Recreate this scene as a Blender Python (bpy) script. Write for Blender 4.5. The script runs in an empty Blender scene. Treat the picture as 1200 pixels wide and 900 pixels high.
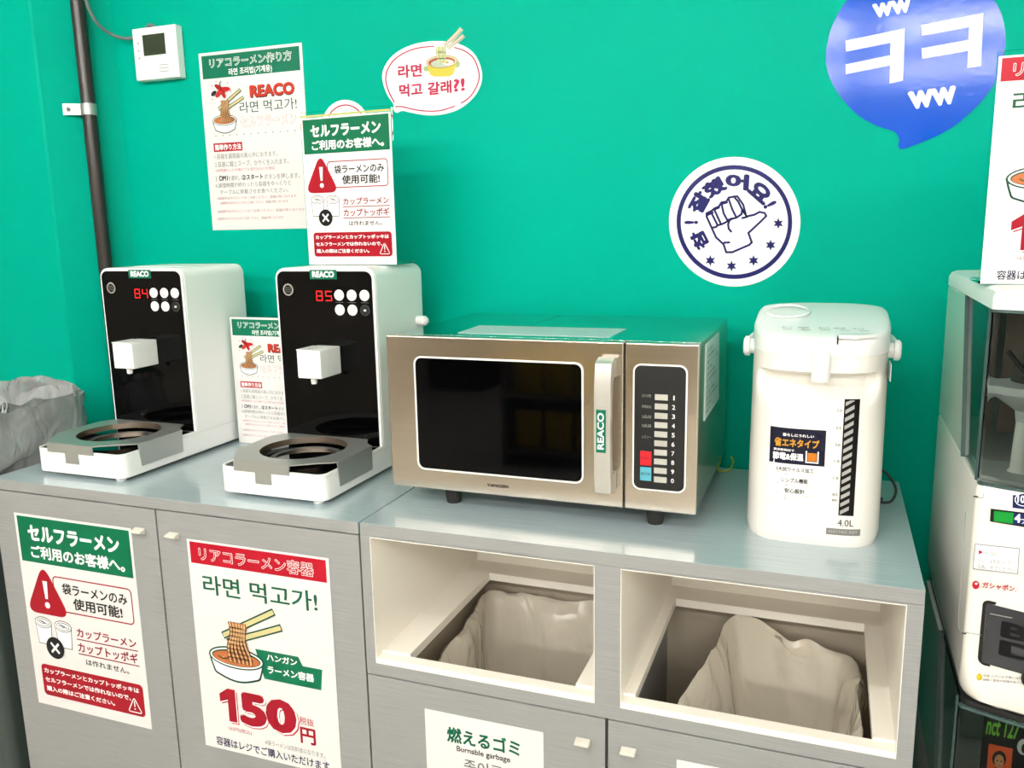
import bpy, bmesh, math, random
from mathutils import Vector, Matrix, noise
random.seed(7)
SC = bpy.context.scene
COL = SC.collection

# ---------------------------------------------------------------- camera
F_PX = 988.2; CAM = Vector((0, -1.21, 1.35))
YAW, PITCH, ROLL = -0.36306, 0.18428, -0.01873
def cam_axes():
    cy, sy = math.cos(YAW), math.sin(YAW)
    f = Vector((sy*math.cos(PITCH), cy*math.cos(PITCH), -math.sin(PITCH)))
    r = Vector((cy, -sy, 0)); u = r.cross(f)
    c, s = math.cos(ROLL), math.sin(ROLL)
    return c*r+s*u, -s*r+c*u, f
RX, UP, FW = cam_axes()
cd = bpy.data.cameras.new('camera'); cam = bpy.data.objects.new('camera', cd); COL.objects.link(cam)
cam.matrix_world = Matrix.Translation(CAM) @ Matrix((RX, UP, -FW)).transposed().to_4x4()
cd.sensor_width = 36; cd.lens = F_PX/1200*36; cd.clip_start = .01
SC.camera = cam
# a pixel of the photograph turned into the point where its sight line meets a real plane
def ray(px, py): return (RX*(px-600) - UP*(py-450) + FW*F_PX)
def at_y(px, py, y): d = ray(px, py); return CAM + d*((y-CAM.y)/d.y)

# ---------------------------------------------------------------- world, lights, exposure
w = bpy.data.worlds.new('world'); SC.world = w; w.use_nodes = True
w.node_tree.nodes['Background'].inputs[0].default_value = (.9, .95, 1, 1)
w.node_tree.nodes['Background'].inputs[1].default_value = .3
SC.view_settings.view_transform = 'Standard'; SC.view_settings.look = 'None'
SC.view_settings.gamma = 1; SC.view_settings.use_curve_mapping = False
SC.view_settings.exposure = -0.04
LAMP_STRENGTH = 60.0
CEIL = 2.45

# ---------------------------------------------------------------- materials
def lin(c):
    if isinstance(c, str):
        c = [int(c[i:i+2], 16)/255 for i in (0, 2, 4)]
    return tuple(x/12.92 if x <= .04045 else ((x+.055)/1.055)**2.4 for x in c)
def mat(name, color, rough=.5, metal=0, spec=.5, coat=0, emit=0, trans=0, alpha=1, ior=1.45):
    m = bpy.data.materials.new(name); m.use_nodes = True
    b = m.node_tree.nodes['Principled BSDF']; i = b.inputs
    c = lin(color)
    i['Base Color'].default_value = (*c, 1); i['Roughness'].default_value = rough; i['Metallic'].default_value = metal
    i['Specular IOR Level'].default_value = spec; i['Coat Weight'].default_value = coat; i['Coat Roughness'].default_value = .05 if name != 'hairline_worktop' else .16
    i['Transmission Weight'].default_value = trans; i['Alpha'].default_value = alpha; i['IOR'].default_value = ior
    if emit: i['Emission Color'].default_value = (*c, 1); i['Emission Strength'].default_value = emit
    return m
def nodes(m): return m.node_tree.nodes, m.node_tree.links, m.node_tree.nodes['Principled BSDF']
def add_noise(m, scale=(1, 1, 1), nscale=5, detail=3, c0=None, c1=None, bump=0, rough=None, lo=.35, hi=.65, dist=.001):
    n, l, b = nodes(m)
    tc = n.new('ShaderNodeTexCoord'); mp = n.new('ShaderNodeMapping'); mp.inputs['Scale'].default_value = scale
    nz = n.new('ShaderNodeTexNoise'); nz.inputs['Scale'].default_value = nscale; nz.inputs['Detail'].default_value = detail
    l.new(tc.outputs['Object'], mp.inputs[0]); l.new(mp.outputs[0], nz.inputs['Vector'])
    if c0:
        cr = n.new('ShaderNodeValToRGB'); cr.color_ramp.elements[0].position = lo; cr.color_ramp.elements[1].position = hi
        cr.color_ramp.elements[0].color = (*lin(c0), 1); cr.color_ramp.elements[1].color = (*lin(c1), 1)
        l.new(nz.outputs[0], cr.inputs[0]); l.new(cr.outputs[0], b.inputs['Base Color'])
    if bump:
        bp = n.new('ShaderNodeBump'); bp.inputs['Strength'].default_value = bump; bp.inputs['Distance'].default_value = dist
        l.new(nz.outputs[0], bp.inputs['Height']); l.new(bp.outputs[0], b.inputs['Normal'])
    if rough:
        mr = n.new('ShaderNodeMapRange'); mr.inputs['To Min'].default_value = rough[0]; mr.inputs['To Max'].default_value = rough[1]
        l.new(nz.outputs[0], mr.inputs['Value']); l.new(mr.outputs[0], b.inputs['Roughness'])
    return m
M = {}
M['green'] = add_noise(mat('green_wall_paint', '00B088', .4, spec=.03), nscale=3, detail=5, c0='00A087', c1='00A48B', bump=.08, dist=.004)
M['laminate'] = add_noise(mat('hairline_laminate', '9A9A96', .33, spec=.5), (12, 90, 900), 1, 3, '898989', '9B9B9A', bump=.03, rough=(.3, .4), lo=.25, hi=.75, dist=.0003)
M['laminate_top'] = add_noise(mat('hairline_worktop', 'A8ACAC', .3, spec=1.0, coat=.7), (7, 300, 700), 1, 3, 'A4B3B8', 'B0BFC4', bump=.02, rough=(.2, .26), lo=.3, hi=.7, dist=.0003)  # blue tint puts the green wall's reflection into the top's colour
M['liner'] = mat('white_liner_board', 'FFF9EE', .4)
M['carcass'] = mat('grey_carcass_board', 'C4B7A2', .6)
M['black_gap'] = mat('black_gap', '0B0B0C', .7)
M['white'] = mat('white_plastic', 'F4F4F2', .28)
M['cream'] = mat('cream_plastic', 'F0ECE4', .25)
M['gloss_cream'] = mat('glossy_cream_plastic', 'EEEAE2', .22, coat=.8)
M['knob'] = mat('ivory_knob', 'D9D4C8', .35)
M['black_glass'] = mat('black_glass', '020203', .04, spec=.2)
M['black'] = mat('black_plastic', '121213', .4)
M['steel'] = add_noise(mat('brushed_steel', 'C4BEB6', .25, metal=1), (2, 2, 500), 1, 2, 'D6CBBF', 'DBD0C4', bump=.015, rough=(.18, .24), dist=.0002)
for m_ in (M['steel'],):
    m_.node_tree.nodes['Principled BSDF'].inputs['Anisotropic'].default_value = .7
M['steel_top'] = mat('polished_steel_top', 'C6CCC8', .1, metal=1)
M['plate'] = mat('satin_aluminium', 'B9BAB6', .36, metal=.7)
M['darksteel'] = mat('dark_bronze_steel', '8A7D70', .3, metal=.9)
M['chrome'] = mat('chrome', 'D8D8D8', .12, metal=1)
M['trim'] = mat('satin_trim', 'F1EEE9', .25)
M['handle'] = mat('satin_handle', 'CBC7C0', .3, metal=.5)
M['paper'] = mat('laminated_paper', 'E6E3E1', .3)
M['label_clear'] = mat('pale_label', 'C9E0DC', .35)
M['rubber'] = mat('rubber', '201E1D', .7)
M['pipe'] = mat('dark_brown_pipe', '2C2522', .28)
M['galv'] = mat('galvanised_clamp', 'A9ABA8', .4, metal=.7)
M['cable'] = mat('grey_cable', '6F7A78', .45)
M['floor'] = add_noise(mat('floor_vinyl', 'B9B4AA', .25), nscale=2, c0='B2ADA3', c1='BDB8AE')
M['ceiling'] = mat('ceiling_white', 'EDEBE6', .8)
M['room'] = mat('far_wall_cream', 'ADA496', .8)
M['lamp'] = mat('lamp_diffuser', 'FFFFFF', .5, emit=LAMP_STRENGTH)
M['lamp_fill'] = mat('lamp_tube_fill', 'FFFFFF', .5, emit=LAMP_STRENGTH*2.0)  # tubes behind the camera, added and doubled to fill the waste openings
for k_ in ('lamp', 'lamp_fill'): nodes(M[k_])[2].inputs['Emission Color'].default_value = (1, .985, .95, 1)
M['bin'] = mat('grey_bin', 'C4BDB0', .5)
M['darkbin'] = mat('shaded_grey_bin', '39423F', .5)  # grey bin; deep shade beside the cabinet is put into its colour
M['led'] = mat('red_led', 'FF1A1A', .5, emit=2.2)
M['lcd'] = mat('lcd_olive', '2E3A2A', .15)
M['brown'] = mat('brown_insert', '5C4E45', .35)
M['yellow'] = mat('yellow_pack', 'D8B21E', .3)
M['funnel'] = mat('frosted_funnel', 'C9C9C5', .35)
M['glassy'] = mat('smoked_window', 'DCE6E6', .03, trans=1, ior=1.1)
M['acrylic'] = mat('clear_acrylic', 'F4FBFA', .03, trans=1, ior=1.1)
M['greyprint'] = mat('grey_print', '9C9A96', .4)
def film(name, color, clear, rough=.15, bs=10):
    m = bpy.data.materials.new(name); m.use_nodes = True
    n, l = m.node_tree.nodes, m.node_tree.links; n.clear()
    out = n.new('ShaderNodeOutputMaterial'); c = (*lin(color), 1)
    d = n.new('ShaderNodeBsdfDiffuse'); d.inputs[0].default_value = c
    t = n.new('ShaderNodeBsdfTranslucent'); t.inputs[0].default_value = c
    g = n.new('ShaderNodeBsdfGlossy'); g.inputs['Roughness'].default_value = rough
    tr = n.new('ShaderNodeBsdfTransparent'); fr = n.new('ShaderNodeFresnel'); fr.inputs[0].default_value = 1.5
    tc = n.new('ShaderNodeTexCoord'); mp = n.new('ShaderNodeMapping'); mp.inputs['Scale'].default_value = (1, 1, .45); nz = n.new('ShaderNodeTexNoise'); nz.inputs['Scale'].default_value = bs; nz.inputs['Detail'].default_value = 2; nz.inputs['Distortion'].default_value = 1.2
    bp = n.new('ShaderNodeBump'); bp.inputs['Strength'].default_value = .7; bp.inputs['Distance'].default_value = .02
    l.new(tc.outputs['Object'], mp.inputs[0]); l.new(mp.outputs[0], nz.inputs['Vector']); l.new(nz.outputs[0], bp.inputs['Height'])
    for q in (g, fr, d): l.new(bp.outputs[0], q.inputs['Normal'])
    m1 = n.new('ShaderNodeMixShader'); m2 = n.new('ShaderNodeMixShader'); m3 = n.new('ShaderNodeMixShader')
    l.new(d.outputs[0], m1.inputs[1]); l.new(t.outputs[0], m1.inputs[2]); m1.inputs[0].default_value = .25
    m2.inputs[0].default_value = clear; l.new(m1.outputs[0], m2.inputs[1]); l.new(tr.outputs[0], m2.inputs[2])
    l.new(fr.outputs[0], m3.inputs[0]); l.new(m2.outputs[0], m3.inputs[1]); l.new(g.outputs[0], m3.inputs[2])
    l.new(m3.outputs[0], out.inputs[0]); return m
M['liner_film'] = film('white_bin_liner_film', 'FFF6E4', .03)
M['clear_film'] = film('clear_bag_film', 'FFFFFF', .66, .08, 20)
PM = {}
def pm(c):
    if c not in PM:
        PM[c] = mat('print_'+c, c, .35, spec=.22)
        k = .68 if min(lin(c)) < .75 else 1.
        PM[c].node_tree.nodes['Principled BSDF'].inputs['Base Color'].default_value = (*[x*k for x in lin(c)], 1)
    return PM[c]

# ---------------------------------------------------------------- mesh helpers
class MB:
    def __init__(s): s.v = []; s.f = []; s.m = []
    def add(s, vs, fs, mi=0):
        o = len(s.v); s.v += [tuple(v) for v in vs]; s.f += [tuple(i+o for i in f) for f in fs]; s.m += [mi]*len(fs); return s
    def box(s, x0, x1, y0, y1, z0, z1, mi=0):
        return s.add([(x, y, z) for z in (z0, z1) for y in (y0, y1) for x in (x0, x1)],
                     [(0, 2, 3, 1), (4, 5, 7, 6), (0, 1, 5, 4), (1, 3, 7, 5), (3, 2, 6, 7), (2, 0, 4, 6)], mi)
    def prism(s, pts, a, b, axis='z', mi=0, caps=True):
        n = len(pts)
        def P(p, t): return (p[0], p[1], t) if axis == 'z' else ((p[0], t, p[1]) if axis == 'y' else (t, p[0], p[1]))
        fs = [(i, (i+1) % n, n+(i+1) % n, n+i) for i in range(n)]
        if caps: fs += [tuple(range(n))[::-1], tuple(range(n, 2*n))]
        return s.add([P(p, a) for p in pts]+[P(p, b) for p in pts], fs, mi)
    def loft(s, rings, closed=True, cap0=False, cap1=False, mi=0):
        n = len(rings[0]); vs = [p for r in rings for p in r]; fs = []
        for k in range(len(rings)-1):
            for i in range(n if closed else n-1):
                j = (i+1) % n; fs.append((k*n+i, k*n+j, (k+1)*n+j, (k+1)*n+i))
        if cap0: fs.append(tuple(range(n))[::-1])
        if cap1: fs.append(tuple(range((len(rings)-1)*n, len(rings)*n)))
        return s.add(vs, fs, mi)
    def lathe(s, prof, c=(0, 0, 0), n=24, axis='z', mi=0):
        rings = []
        for r, h in prof:
            ring = []
            for i in range(n):
                a = 2*math.pi*i/n; p = (r*math.cos(a), r*math.sin(a), h)
                if axis == 'y': p = (p[0], h, p[1])
                if axis == 'x': p = (h, p[0], p[1])
                ring.append((c[0]+p[0], c[1]+p[1], c[2]+p[2]))
            rings.append(ring)
        return s.loft(rings, True, True, True, mi)
    def tube(s, pts, r, n=10, mi=0):
        pts = [Vector(p) for p in pts]; rings = []
        for i, p in enumerate(pts):
            t = (pts[min(i+1, len(pts)-1)]-pts[max(i-1, 0)]).normalized()
            a = t.orthogonal().normalized() if i == 0 else (pa - t*pa.dot(t)).normalized()
            pa = a; b = t.cross(a)
            rings.append([p+(a*math.cos(2*math.pi*k/n)+b*math.sin(2*math.pi*k/n))*r for k in range(n)])
        return s.loft(rings, True, True, True, mi)
def link(o, parent=None):
    COL.objects.link(o)
    if parent is not None: o.parent = parent
    return o
def obj(name, mb, mats, parent=None, bevel=0, smooth=None, seg=2, off=None, fix=True):
    me = bpy.data.meshes.new(name)
    vs = mb.v
    if off: vs = [(x-off[0], y-off[1], z-off[2]) for x, y, z in vs]
    me.from_pydata(vs, [], mb.f)
    if not isinstance(mats, (list, tuple)): mats = [mats]
    for m in mats: me.materials.append(m)
    me.polygons.foreach_set('material_index', mb.m)
    if fix:
        b = bmesh.new(); b.from_mesh(me); bmesh.ops.recalc_face_normals(b, faces=b.faces); b.to_mesh(me); b.free()
    if smooth is not None:
        me.shade_smooth(); me.set_sharp_from_angle(angle=math.radians(smooth))
    o = bpy.data.objects.new(name, me); link(o, parent)
    if bevel:
        if smooth is None: me.shade_smooth(); me.set_sharp_from_angle(angle=math.radians(30))
        bv = o.modifiers.new('bevel', 'BEVEL'); bv.width = bevel; bv.segments = seg; bv.limit_method = 'ANGLE'; bv.angle_limit = math.radians(40)
        bv.harden_normals = True
    return o
def tag(o, label, cat, group=None, kind=None):
    if label: o['label'] = label
    if cat: o['category'] = cat
    if group: o['group'] = group
    if kind: o['kind'] = kind
    return o
def thing(name, label, cat, loc=(0, 0, 0), group=None, rotz=0):
    o = bpy.data.objects.new(name, None); o.empty_display_size = .05; link(o)
    o.location = loc; o.rotation_euler = (0, 0, rotz)
    return tag(o, label, cat, group)
def struct(name, mb, m, **k):
    o = obj(name, mb, m, **k); o['kind'] = 'structure'; return o
def dup(root, loc, label, group=None, scale=None, rotz=None):
    r = root.copy(); COL.objects.link(r); r.location = loc; r['label'] = label
    if group: r['group'] = group
    if scale: r.scale = (scale,)*3
    if rotz is not None: r.rotation_euler = (0, 0, rotz)
    for ch in list(root.children):
        c = ch.copy(); COL.objects.link(c); c.parent = r
        for g in list(ch.children):
            d = g.copy(); COL.objects.link(d); d.parent = c
    return r
def rrect(x0, x1, y0, y1, r, n=6, corners=(1, 1, 1, 1)):
    # corners order: x0y0, x1y0, x1y1, x0y1
    out = []
    for k, (cx, cy, a0) in enumerate(((x0, y0, 180), (x1, y0, 270), (x1, y1, 0), (x0, y1, 90))):
        rr = r*corners[k]
        if rr <= 0: out.append((cx, cy)); continue
        ox = cx+rr if cx == x0 else cx-rr; oy = cy+rr if cy == y0 else cy-rr
        for i in range(n+1):
            a = math.radians(a0+90*i/n); out.append((ox+rr*math.cos(a), oy+rr*math.sin(a)))
    return out
def catmull(pts, n=8, closed=False):
    P = [Vector(p) for p in pts]; N = len(P); out = []
    for i in range(N if closed else N-1):
        g = (lambda k: P[k % N]) if closed else (lambda k: P[max(0, min(N-1, k))])
        a, b, c, d = g(i-1), g(i), g(i+1), g(i+2)
        for k in range(n):
            t = k/n
            out.append(.5*((2*b)+(c-a)*t+(2*a-5*b+4*c-d)*t*t+(3*b-a-3*c+d)*t**3))
    if not closed: out.append(P[-1])
    return out

# ---------------------------------------------------------------- flat print
_tc = {}
def glyphs(s, bold=0., res=3):
    k = (s, bold)
    if k in _tc: return _tc[k]
    c = bpy.data.curves.new('t', 'FONT'); c.body = s; c.size = 1; c.resolution_u = res
    o = bpy.data.objects.new('t', c); COL.objects.link(o)
    dg = bpy.context.evaluated_depsgraph_get(); dg.update()
    me = bpy.data.meshes.new_from_object(o.evaluated_get(dg))
    v = [(q.co.x, q.co.y) for q in me.vertices]; f = [tuple(p.vertices) for p in me.polygons]
    bpy.data.objects.remove(o); bpy.data.curves.remove(c); bpy.data.meshes.remove(me)
    if bold > .006:
        bv, bf = v, f; v, f = [], []
        for k in range(8):
            dx, dy = bold*math.cos(k*math.pi/4), bold*math.sin(k*math.pi/4); o_ = len(v)
            v += [(x+dx, y+dy, k*.09) for x, y, *_ in bv]; f += [tuple(i+o_ for i in q) for q in bf]
        if bold > .04: o_ = len(v); v += [(x, y, .8) for x, y, *_ in bv]; f += [tuple(i+o_ for i in q) for q in bf]
    xs = [p[0] for p in v]; ys = [p[1] for p in v]
    _tc[k] = (v, f, min(xs), max(xs), min(ys), max(ys)); return _tc[k]
class Print:
    """flat ink on a surface; mp(u, v, layer) gives the 3-D point"""
    def __init__(s, mp): s.mp = mp; s.g = {}
    def _add(s, pts, faces, c, layer, grp):
        d = s.g.setdefault(grp, dict(v=[], f=[], m=[], cols=[]))
        if c not in d['cols']: d['cols'].append(c)
        o = len(d['v']); d['v'] += [s.mp(q[0], q[1], layer+(q[2] if len(q) > 2 else 0)) for q in pts]; d['f'] += [tuple(i+o for i in f) for f in faces]
        d['m'] += [d['cols'].index(c)]*len(faces)
    def poly(s, pts, c, layer=1, grp='drawing'): s._add(pts, [tuple(range(len(pts)))], c, layer, grp)
    def rect(s, u0, v0, u1, v1, c, layer=1, grp='drawing'): s.poly([(u0, v0), (u1, v0), (u1, v1), (u0, v1)], c, layer, grp)
    def rr(s, u0, v0, u1, v1, r, c, layer=1, grp='drawing'): s.poly(rrect(u0, u1, v0, v1, r), c, layer, grp)
    def ell(s, u, v, a, b, c, layer=1, grp='drawing', rot=0, n=28):
        cr, sr = math.cos(rot), math.sin(rot)
        s.poly([(u+a*math.cos(t)*cr-b*math.sin(t)*sr, v+a*math.cos(t)*sr+b*math.sin(t)*cr) for t in [2*math.pi*i/n for i in range(n)]], c, layer, grp)
    def line(s, pts, wd, c, layer=2, grp='drawing', closed=False):
        P = [Vector(p[:2]) for p in pts]
        if closed: P.append(P[0])
        fs = []; vs = []
        for i in range(len(P)-1):
            a, b = P[i], P[i+1]; d = b-a
            if d.length < 1e-9: continue
            d.normalize(); n = Vector((-d.y, d.x))*wd/2; e = d*wd*.25
            o = len(vs); vs += [tuple(a-e+n), tuple(b+e+n), tuple(b+e-n), tuple(a-e-n)]; fs.append((o, o+1, o+2, o+3))
        s._add(vs, fs, c, layer, grp)
    def text(s, t, u0, v0, u1, v1, c, bold=.0, layer=3, grp='lettering', frame=None, outline=None, fit=True):
        # box (u0,v0) top left, (u1,v1) bottom right; frame = (bottom-left, bottom-right, top-left)
        if outline:
            s.text(t, u0, v0, u1, v1, outline[0], bold+outline[1], layer, grp, frame, None); layer += 1
        v, f, x0, x1, y0, y1 = glyphs(t, bold)
        if outline is None and bold > 0: pass
        if frame is None: frame = ((u0, v1), (u1, v1), (u0, v0))
        a, b, d = frame
        if fit is False:  # keep letter shapes: scale by height
            pass
        pts = []
        for x, y, *z in v:
            p = (x-x0)/(x1-x0); q = (y-y0)/(y1-y0)
            pts.append((a[0]+(b[0]-a[0])*p+(d[0]-a[0])*q, a[1]+(b[1]-a[1])*p+(d[1]-a[1])*q, z[0] if z else 0))
        s._add(pts, f, c, layer, grp)
    def build(s, parent, off=None, labels={}):
        out = {}
        for g, d in s.g.items():
            mb = MB(); mb.v = [tuple(p) for p in d['v']]; mb.f = d['f']; mb.m = d['m']
            o = obj(g.split('#')[0], mb, [pm(c) if isinstance(c, str) and c not in M else M[c] for c in d['cols']], parent, off=off, fix=False)
            if g in labels: o['label'] = labels[g]
            out[g] = o
        return out
EPS = .00018
GR, RD, DK, NV, WH = '00764F', 'C8142D', '1E1E22', '23306B', 'FBFAF8'

def bowl_art(p, x0, y0, x1, y1, grp='noodle_bowl_drawing', small=False):
    """noodle bowl with chopsticks lifting noodles; box in print units"""
    W, H = x1-x0, y1-y0
    def q(u, v): return (x0+u*W, y0+v*H)
    k = W
    def E(u, v, a, b, c, l, rot=0): p.ell(*q(u, v), a*k, b*k, c, l, grp, rot)
    lw = .016*k
    rim = (.37, .70); a, b = .36, .125; OUT = '14503C'; lw = .022*k
    bd = [q(.01, .70), q(.035, .80), q(.07, .91)]+[q(.09+.56*i/10, .93+.075*math.sin(math.pi*i/10)) for i in range(11)]+[q(.67, .91), q(.705, .80), q(.73, .70)]
    p.poly(bd, 'FDFDFB', 2, grp); p.line(bd, lw, OUT, 3, grp)
    E(rim[0], rim[1], a+.008, b+.006, OUT, 4); E(rim[0], rim[1], a-.012, b-.012, 'FDFDFB', 5); E(rim[0], rim[1], a-.035, b-.03, OUT, 6); E(rim[0], rim[1]+.005, a-.048, b-.043, 'DE8350', 7)
    for i in range(8):
        c = q(.2+.05*i, .70)
        p.line([(c[0]+.06*k*math.cos(t+i)*(1 if i % 2 else -1), c[1]+.03*k*math.sin(t)) for t in [.5*j for j in range(7)]], .014*k, 'EFC28C' if i % 2 else '6E5A2A', 8, grp)
    for s in (0, 1):
        c0, c1 = (q(.24, .42), q(.90, .03)) if s == 0 else (q(.30, .50), q(.98, .21))
        for wd, c, l in ((.085*k, OUT, 9), (.052*k, 'F1E6A8', 10)): p.line([c0, c1], wd, c, l, grp)
    for i in range(6):
        u = .33+.034*i
        pts = [q(u+.022*math.sin(j*.75+i*.35)+.012*j*(i-2)/6, .25+.055*j) for j in range(10)]
        p.line(pts, .05*k, '8A4A1E', 11+i*.2, grp); p.line(pts, .026*k, 'F4BE86', 12.5+i*.2, grp)

def tri_round(cx, cy, w, h, r, n=5):
    P = [Vector((cx, cy-h/2)), Vector((cx+w/2, cy+h/2)), Vector((cx-w/2, cy+h/2))]; out = []
    for i in range(3):
        a, b, c = P[i-1], P[i], P[(i+1) % 3]
        d1 = (a-b).normalized(); d2 = (c-b).normalized(); p0 = b+d1*r*1.5; p1 = b+d2*r*1.5
        for k in range(n+1):
            t = k/n; out.append(tuple((1-t)**2*p0+2*t*(1-t)*b+t*t*p1))
    return out
def sheet_map(h, ox=0):
    return lambda u, v, l: (u/1000-ox, -.0012-l*EPS, h-v/1000)
def notice_self(root, h=.435, wd=.315):
    obj('paper_sheet', MB().box(-wd/2, wd/2, -.0012, 0, 0, h), M['paper'], root)
    p = Print(sheet_map(h, wd/2)); T = p.text
    p.rect(7, 5, 309, 105, GR, 1, 'green_header_band')
    T('セルフラーメン', 34, 22, 281, 57, WH, .045); T('ご利用のお客様へ。', 36, 66, 290, 95, WH, .035)
    p.poly(tri_round(64, 162, 124, 116, 22, 8), 'B41428', 3, 'warning_triangle'); p.poly([(58, 144), (71, 144), (68, 184), (61, 184)], WH, 4, 'warning_triangle'); p.ell(64.5, 198, 7, 7, WH, 4, 'warning_triangle')
    p.line(rrect(88, 298, 130, 206, 10), 2.8, 'B41428', 1, 'warning_frame', closed=True)
    T('袋ラーメンのみ', 112, 141, 286, 166, DK, .02); T('使用可能!', 138, 171, 270, 197, DK, .022)
    for u, v, s in ((45, 236, 1), (101, 237, 1)):
        g = 'cup_drawing'
        p.poly([(u-23, v+6), (u-19, v+54), (u+19, v+54), (u+23, v+6)], DK, 1, g); p.poly([(u-21.6, v+6), (u-17.6, v+52.4), (u+17.6, v+52.4), (u+21.6, v+6)], WH, 2, g)
        p.ell(u, v+4, 24, 13, DK, 3, g); p.ell(u, v+4, 22.4, 11.4, WH, 4, g); p.ell(u, v+4, 18.6, 9, DK, 5, g); p.ell(u, v+4, 17.2, 7.6, WH, 6, g)
        for k in range(3): p.line([(u-12+k*5, v+3+k*2), (u-4+k*5, v+k*2), (u+4+k*4, v+4+k)], 1.8, DK, 7, g)
    p.ell(72, 294, 25, 25, DK, 8, 'cross_badge')
    for a in (1, -1): p.line([(72-10, 294-10*a), (72+10, 294+10*a)], 5.5, WH, 9, 'cross_badge')
    T('カップラーメン', 138, 237, 298, 258, 'A8152C', .02); T('カップトッポギ', 137, 269, 298, 292, 'A8152C', .02)
    p.rect(136, 262, 300, 264.4, 'A8152C', 2, 'lettering'); p.rect(136, 295, 300, 297.4, 'A8152C', 2, 'lettering')
    T('は作れません。', 155, 305, 271, 319, DK, .01)
    p.rr(22, 338, 302, 411, 10, 'B41428', 1, 'red_notice_box')
    T('カップラーメンとカップトッポッキは', 30, 346, 292, 358, WH, .03); T('セルフラーメンでは作れないので、', 30, 367, 268, 379, WH, .03); T('購入の際はご注意ください。', 31, 388, 222, 400, WH, .03)
    p.line(tri_round(276, 387, 36, 33, 4), 2.2, WH, 3, 'red_notice_box', closed=True); p.rect(274.7, 378, 277.3, 391, WH, 3, 'red_notice_box'); p.ell(276, 396, 1.8, 1.8, WH, 3, 'red_notice_box')
    return p.build(root)
def notice_bowl(root, h=.435, wd=.315):
    obj('paper_sheet', MB().box(-wd/2, wd/2, -.0012, 0, 0, h), M['paper'], root)
    p = Print(sheet_map(h, wd/2)); T = p.text
    p.rect(6, 4, 309, 47, RD, 1, 'red_header_band')
    T('リアコラーメン容器', 26, 12, 283, 40, WH, .035, layer=2); T('リアコラーメン容器', 27, 13, 282, 39, RD, .004, layer=4)
    T('라면 먹고가!', 30, 67, 286, 107, '1D6A4C', .012)
    bowl_art(p, 29, 117, 204, 279)
    p.poly([(140, 203), (236, 203), (245, 220), (287, 220), (282, 262), (156, 262)], '0B7A56', 1, 'green_tag')
    T('ハンガン', 165, 208, 233, 222, WH, .03); T('ラーメン容器', 165, 232, 268, 249, WH, .03)
    one = [(46, 313), (66, 299), (84, 299), (84, 369), (65, 369), (65, 323), (46, 330)]
    p.poly([(u+4, v+4) for u, v in one], 'C8142D', 2, 'price_numerals'); p.poly([(u+2, v+2) for u, v in one], WH, 3, 'price_numerals'); p.poly(one, 'B0122A', 4, 'price_numerals')
    T('50', 96, 303, 229, 374, 'C8142D', .05, layer=2, grp='price_numerals'); T('50', 94, 300, 227, 372, WH, .06, layer=3, grp='price_numerals'); T('50', 92, 298, 223, 369, 'B0122A', .055, layer=5, grp='price_numerals')
    T('税抜', 229, 325, 261, 341, 'C8142D', .005); T('円', 229, 346, 263, 380, WH, .06, layer=3); T('円', 229, 346, 263, 380, 'B0122A', .03, layer=4)
    T('165円(税込)', 61, 380, 116, 390, 'D06A74', 0); T('※袋ラーメンは別料金になります。', 146, 391, 281, 402, 'A9A6A4', 0)
    T('容器はレジでご購入いただけます。', 28, 408, 297, 427, '2A2F55', .012)
    return p.build(root)
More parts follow.
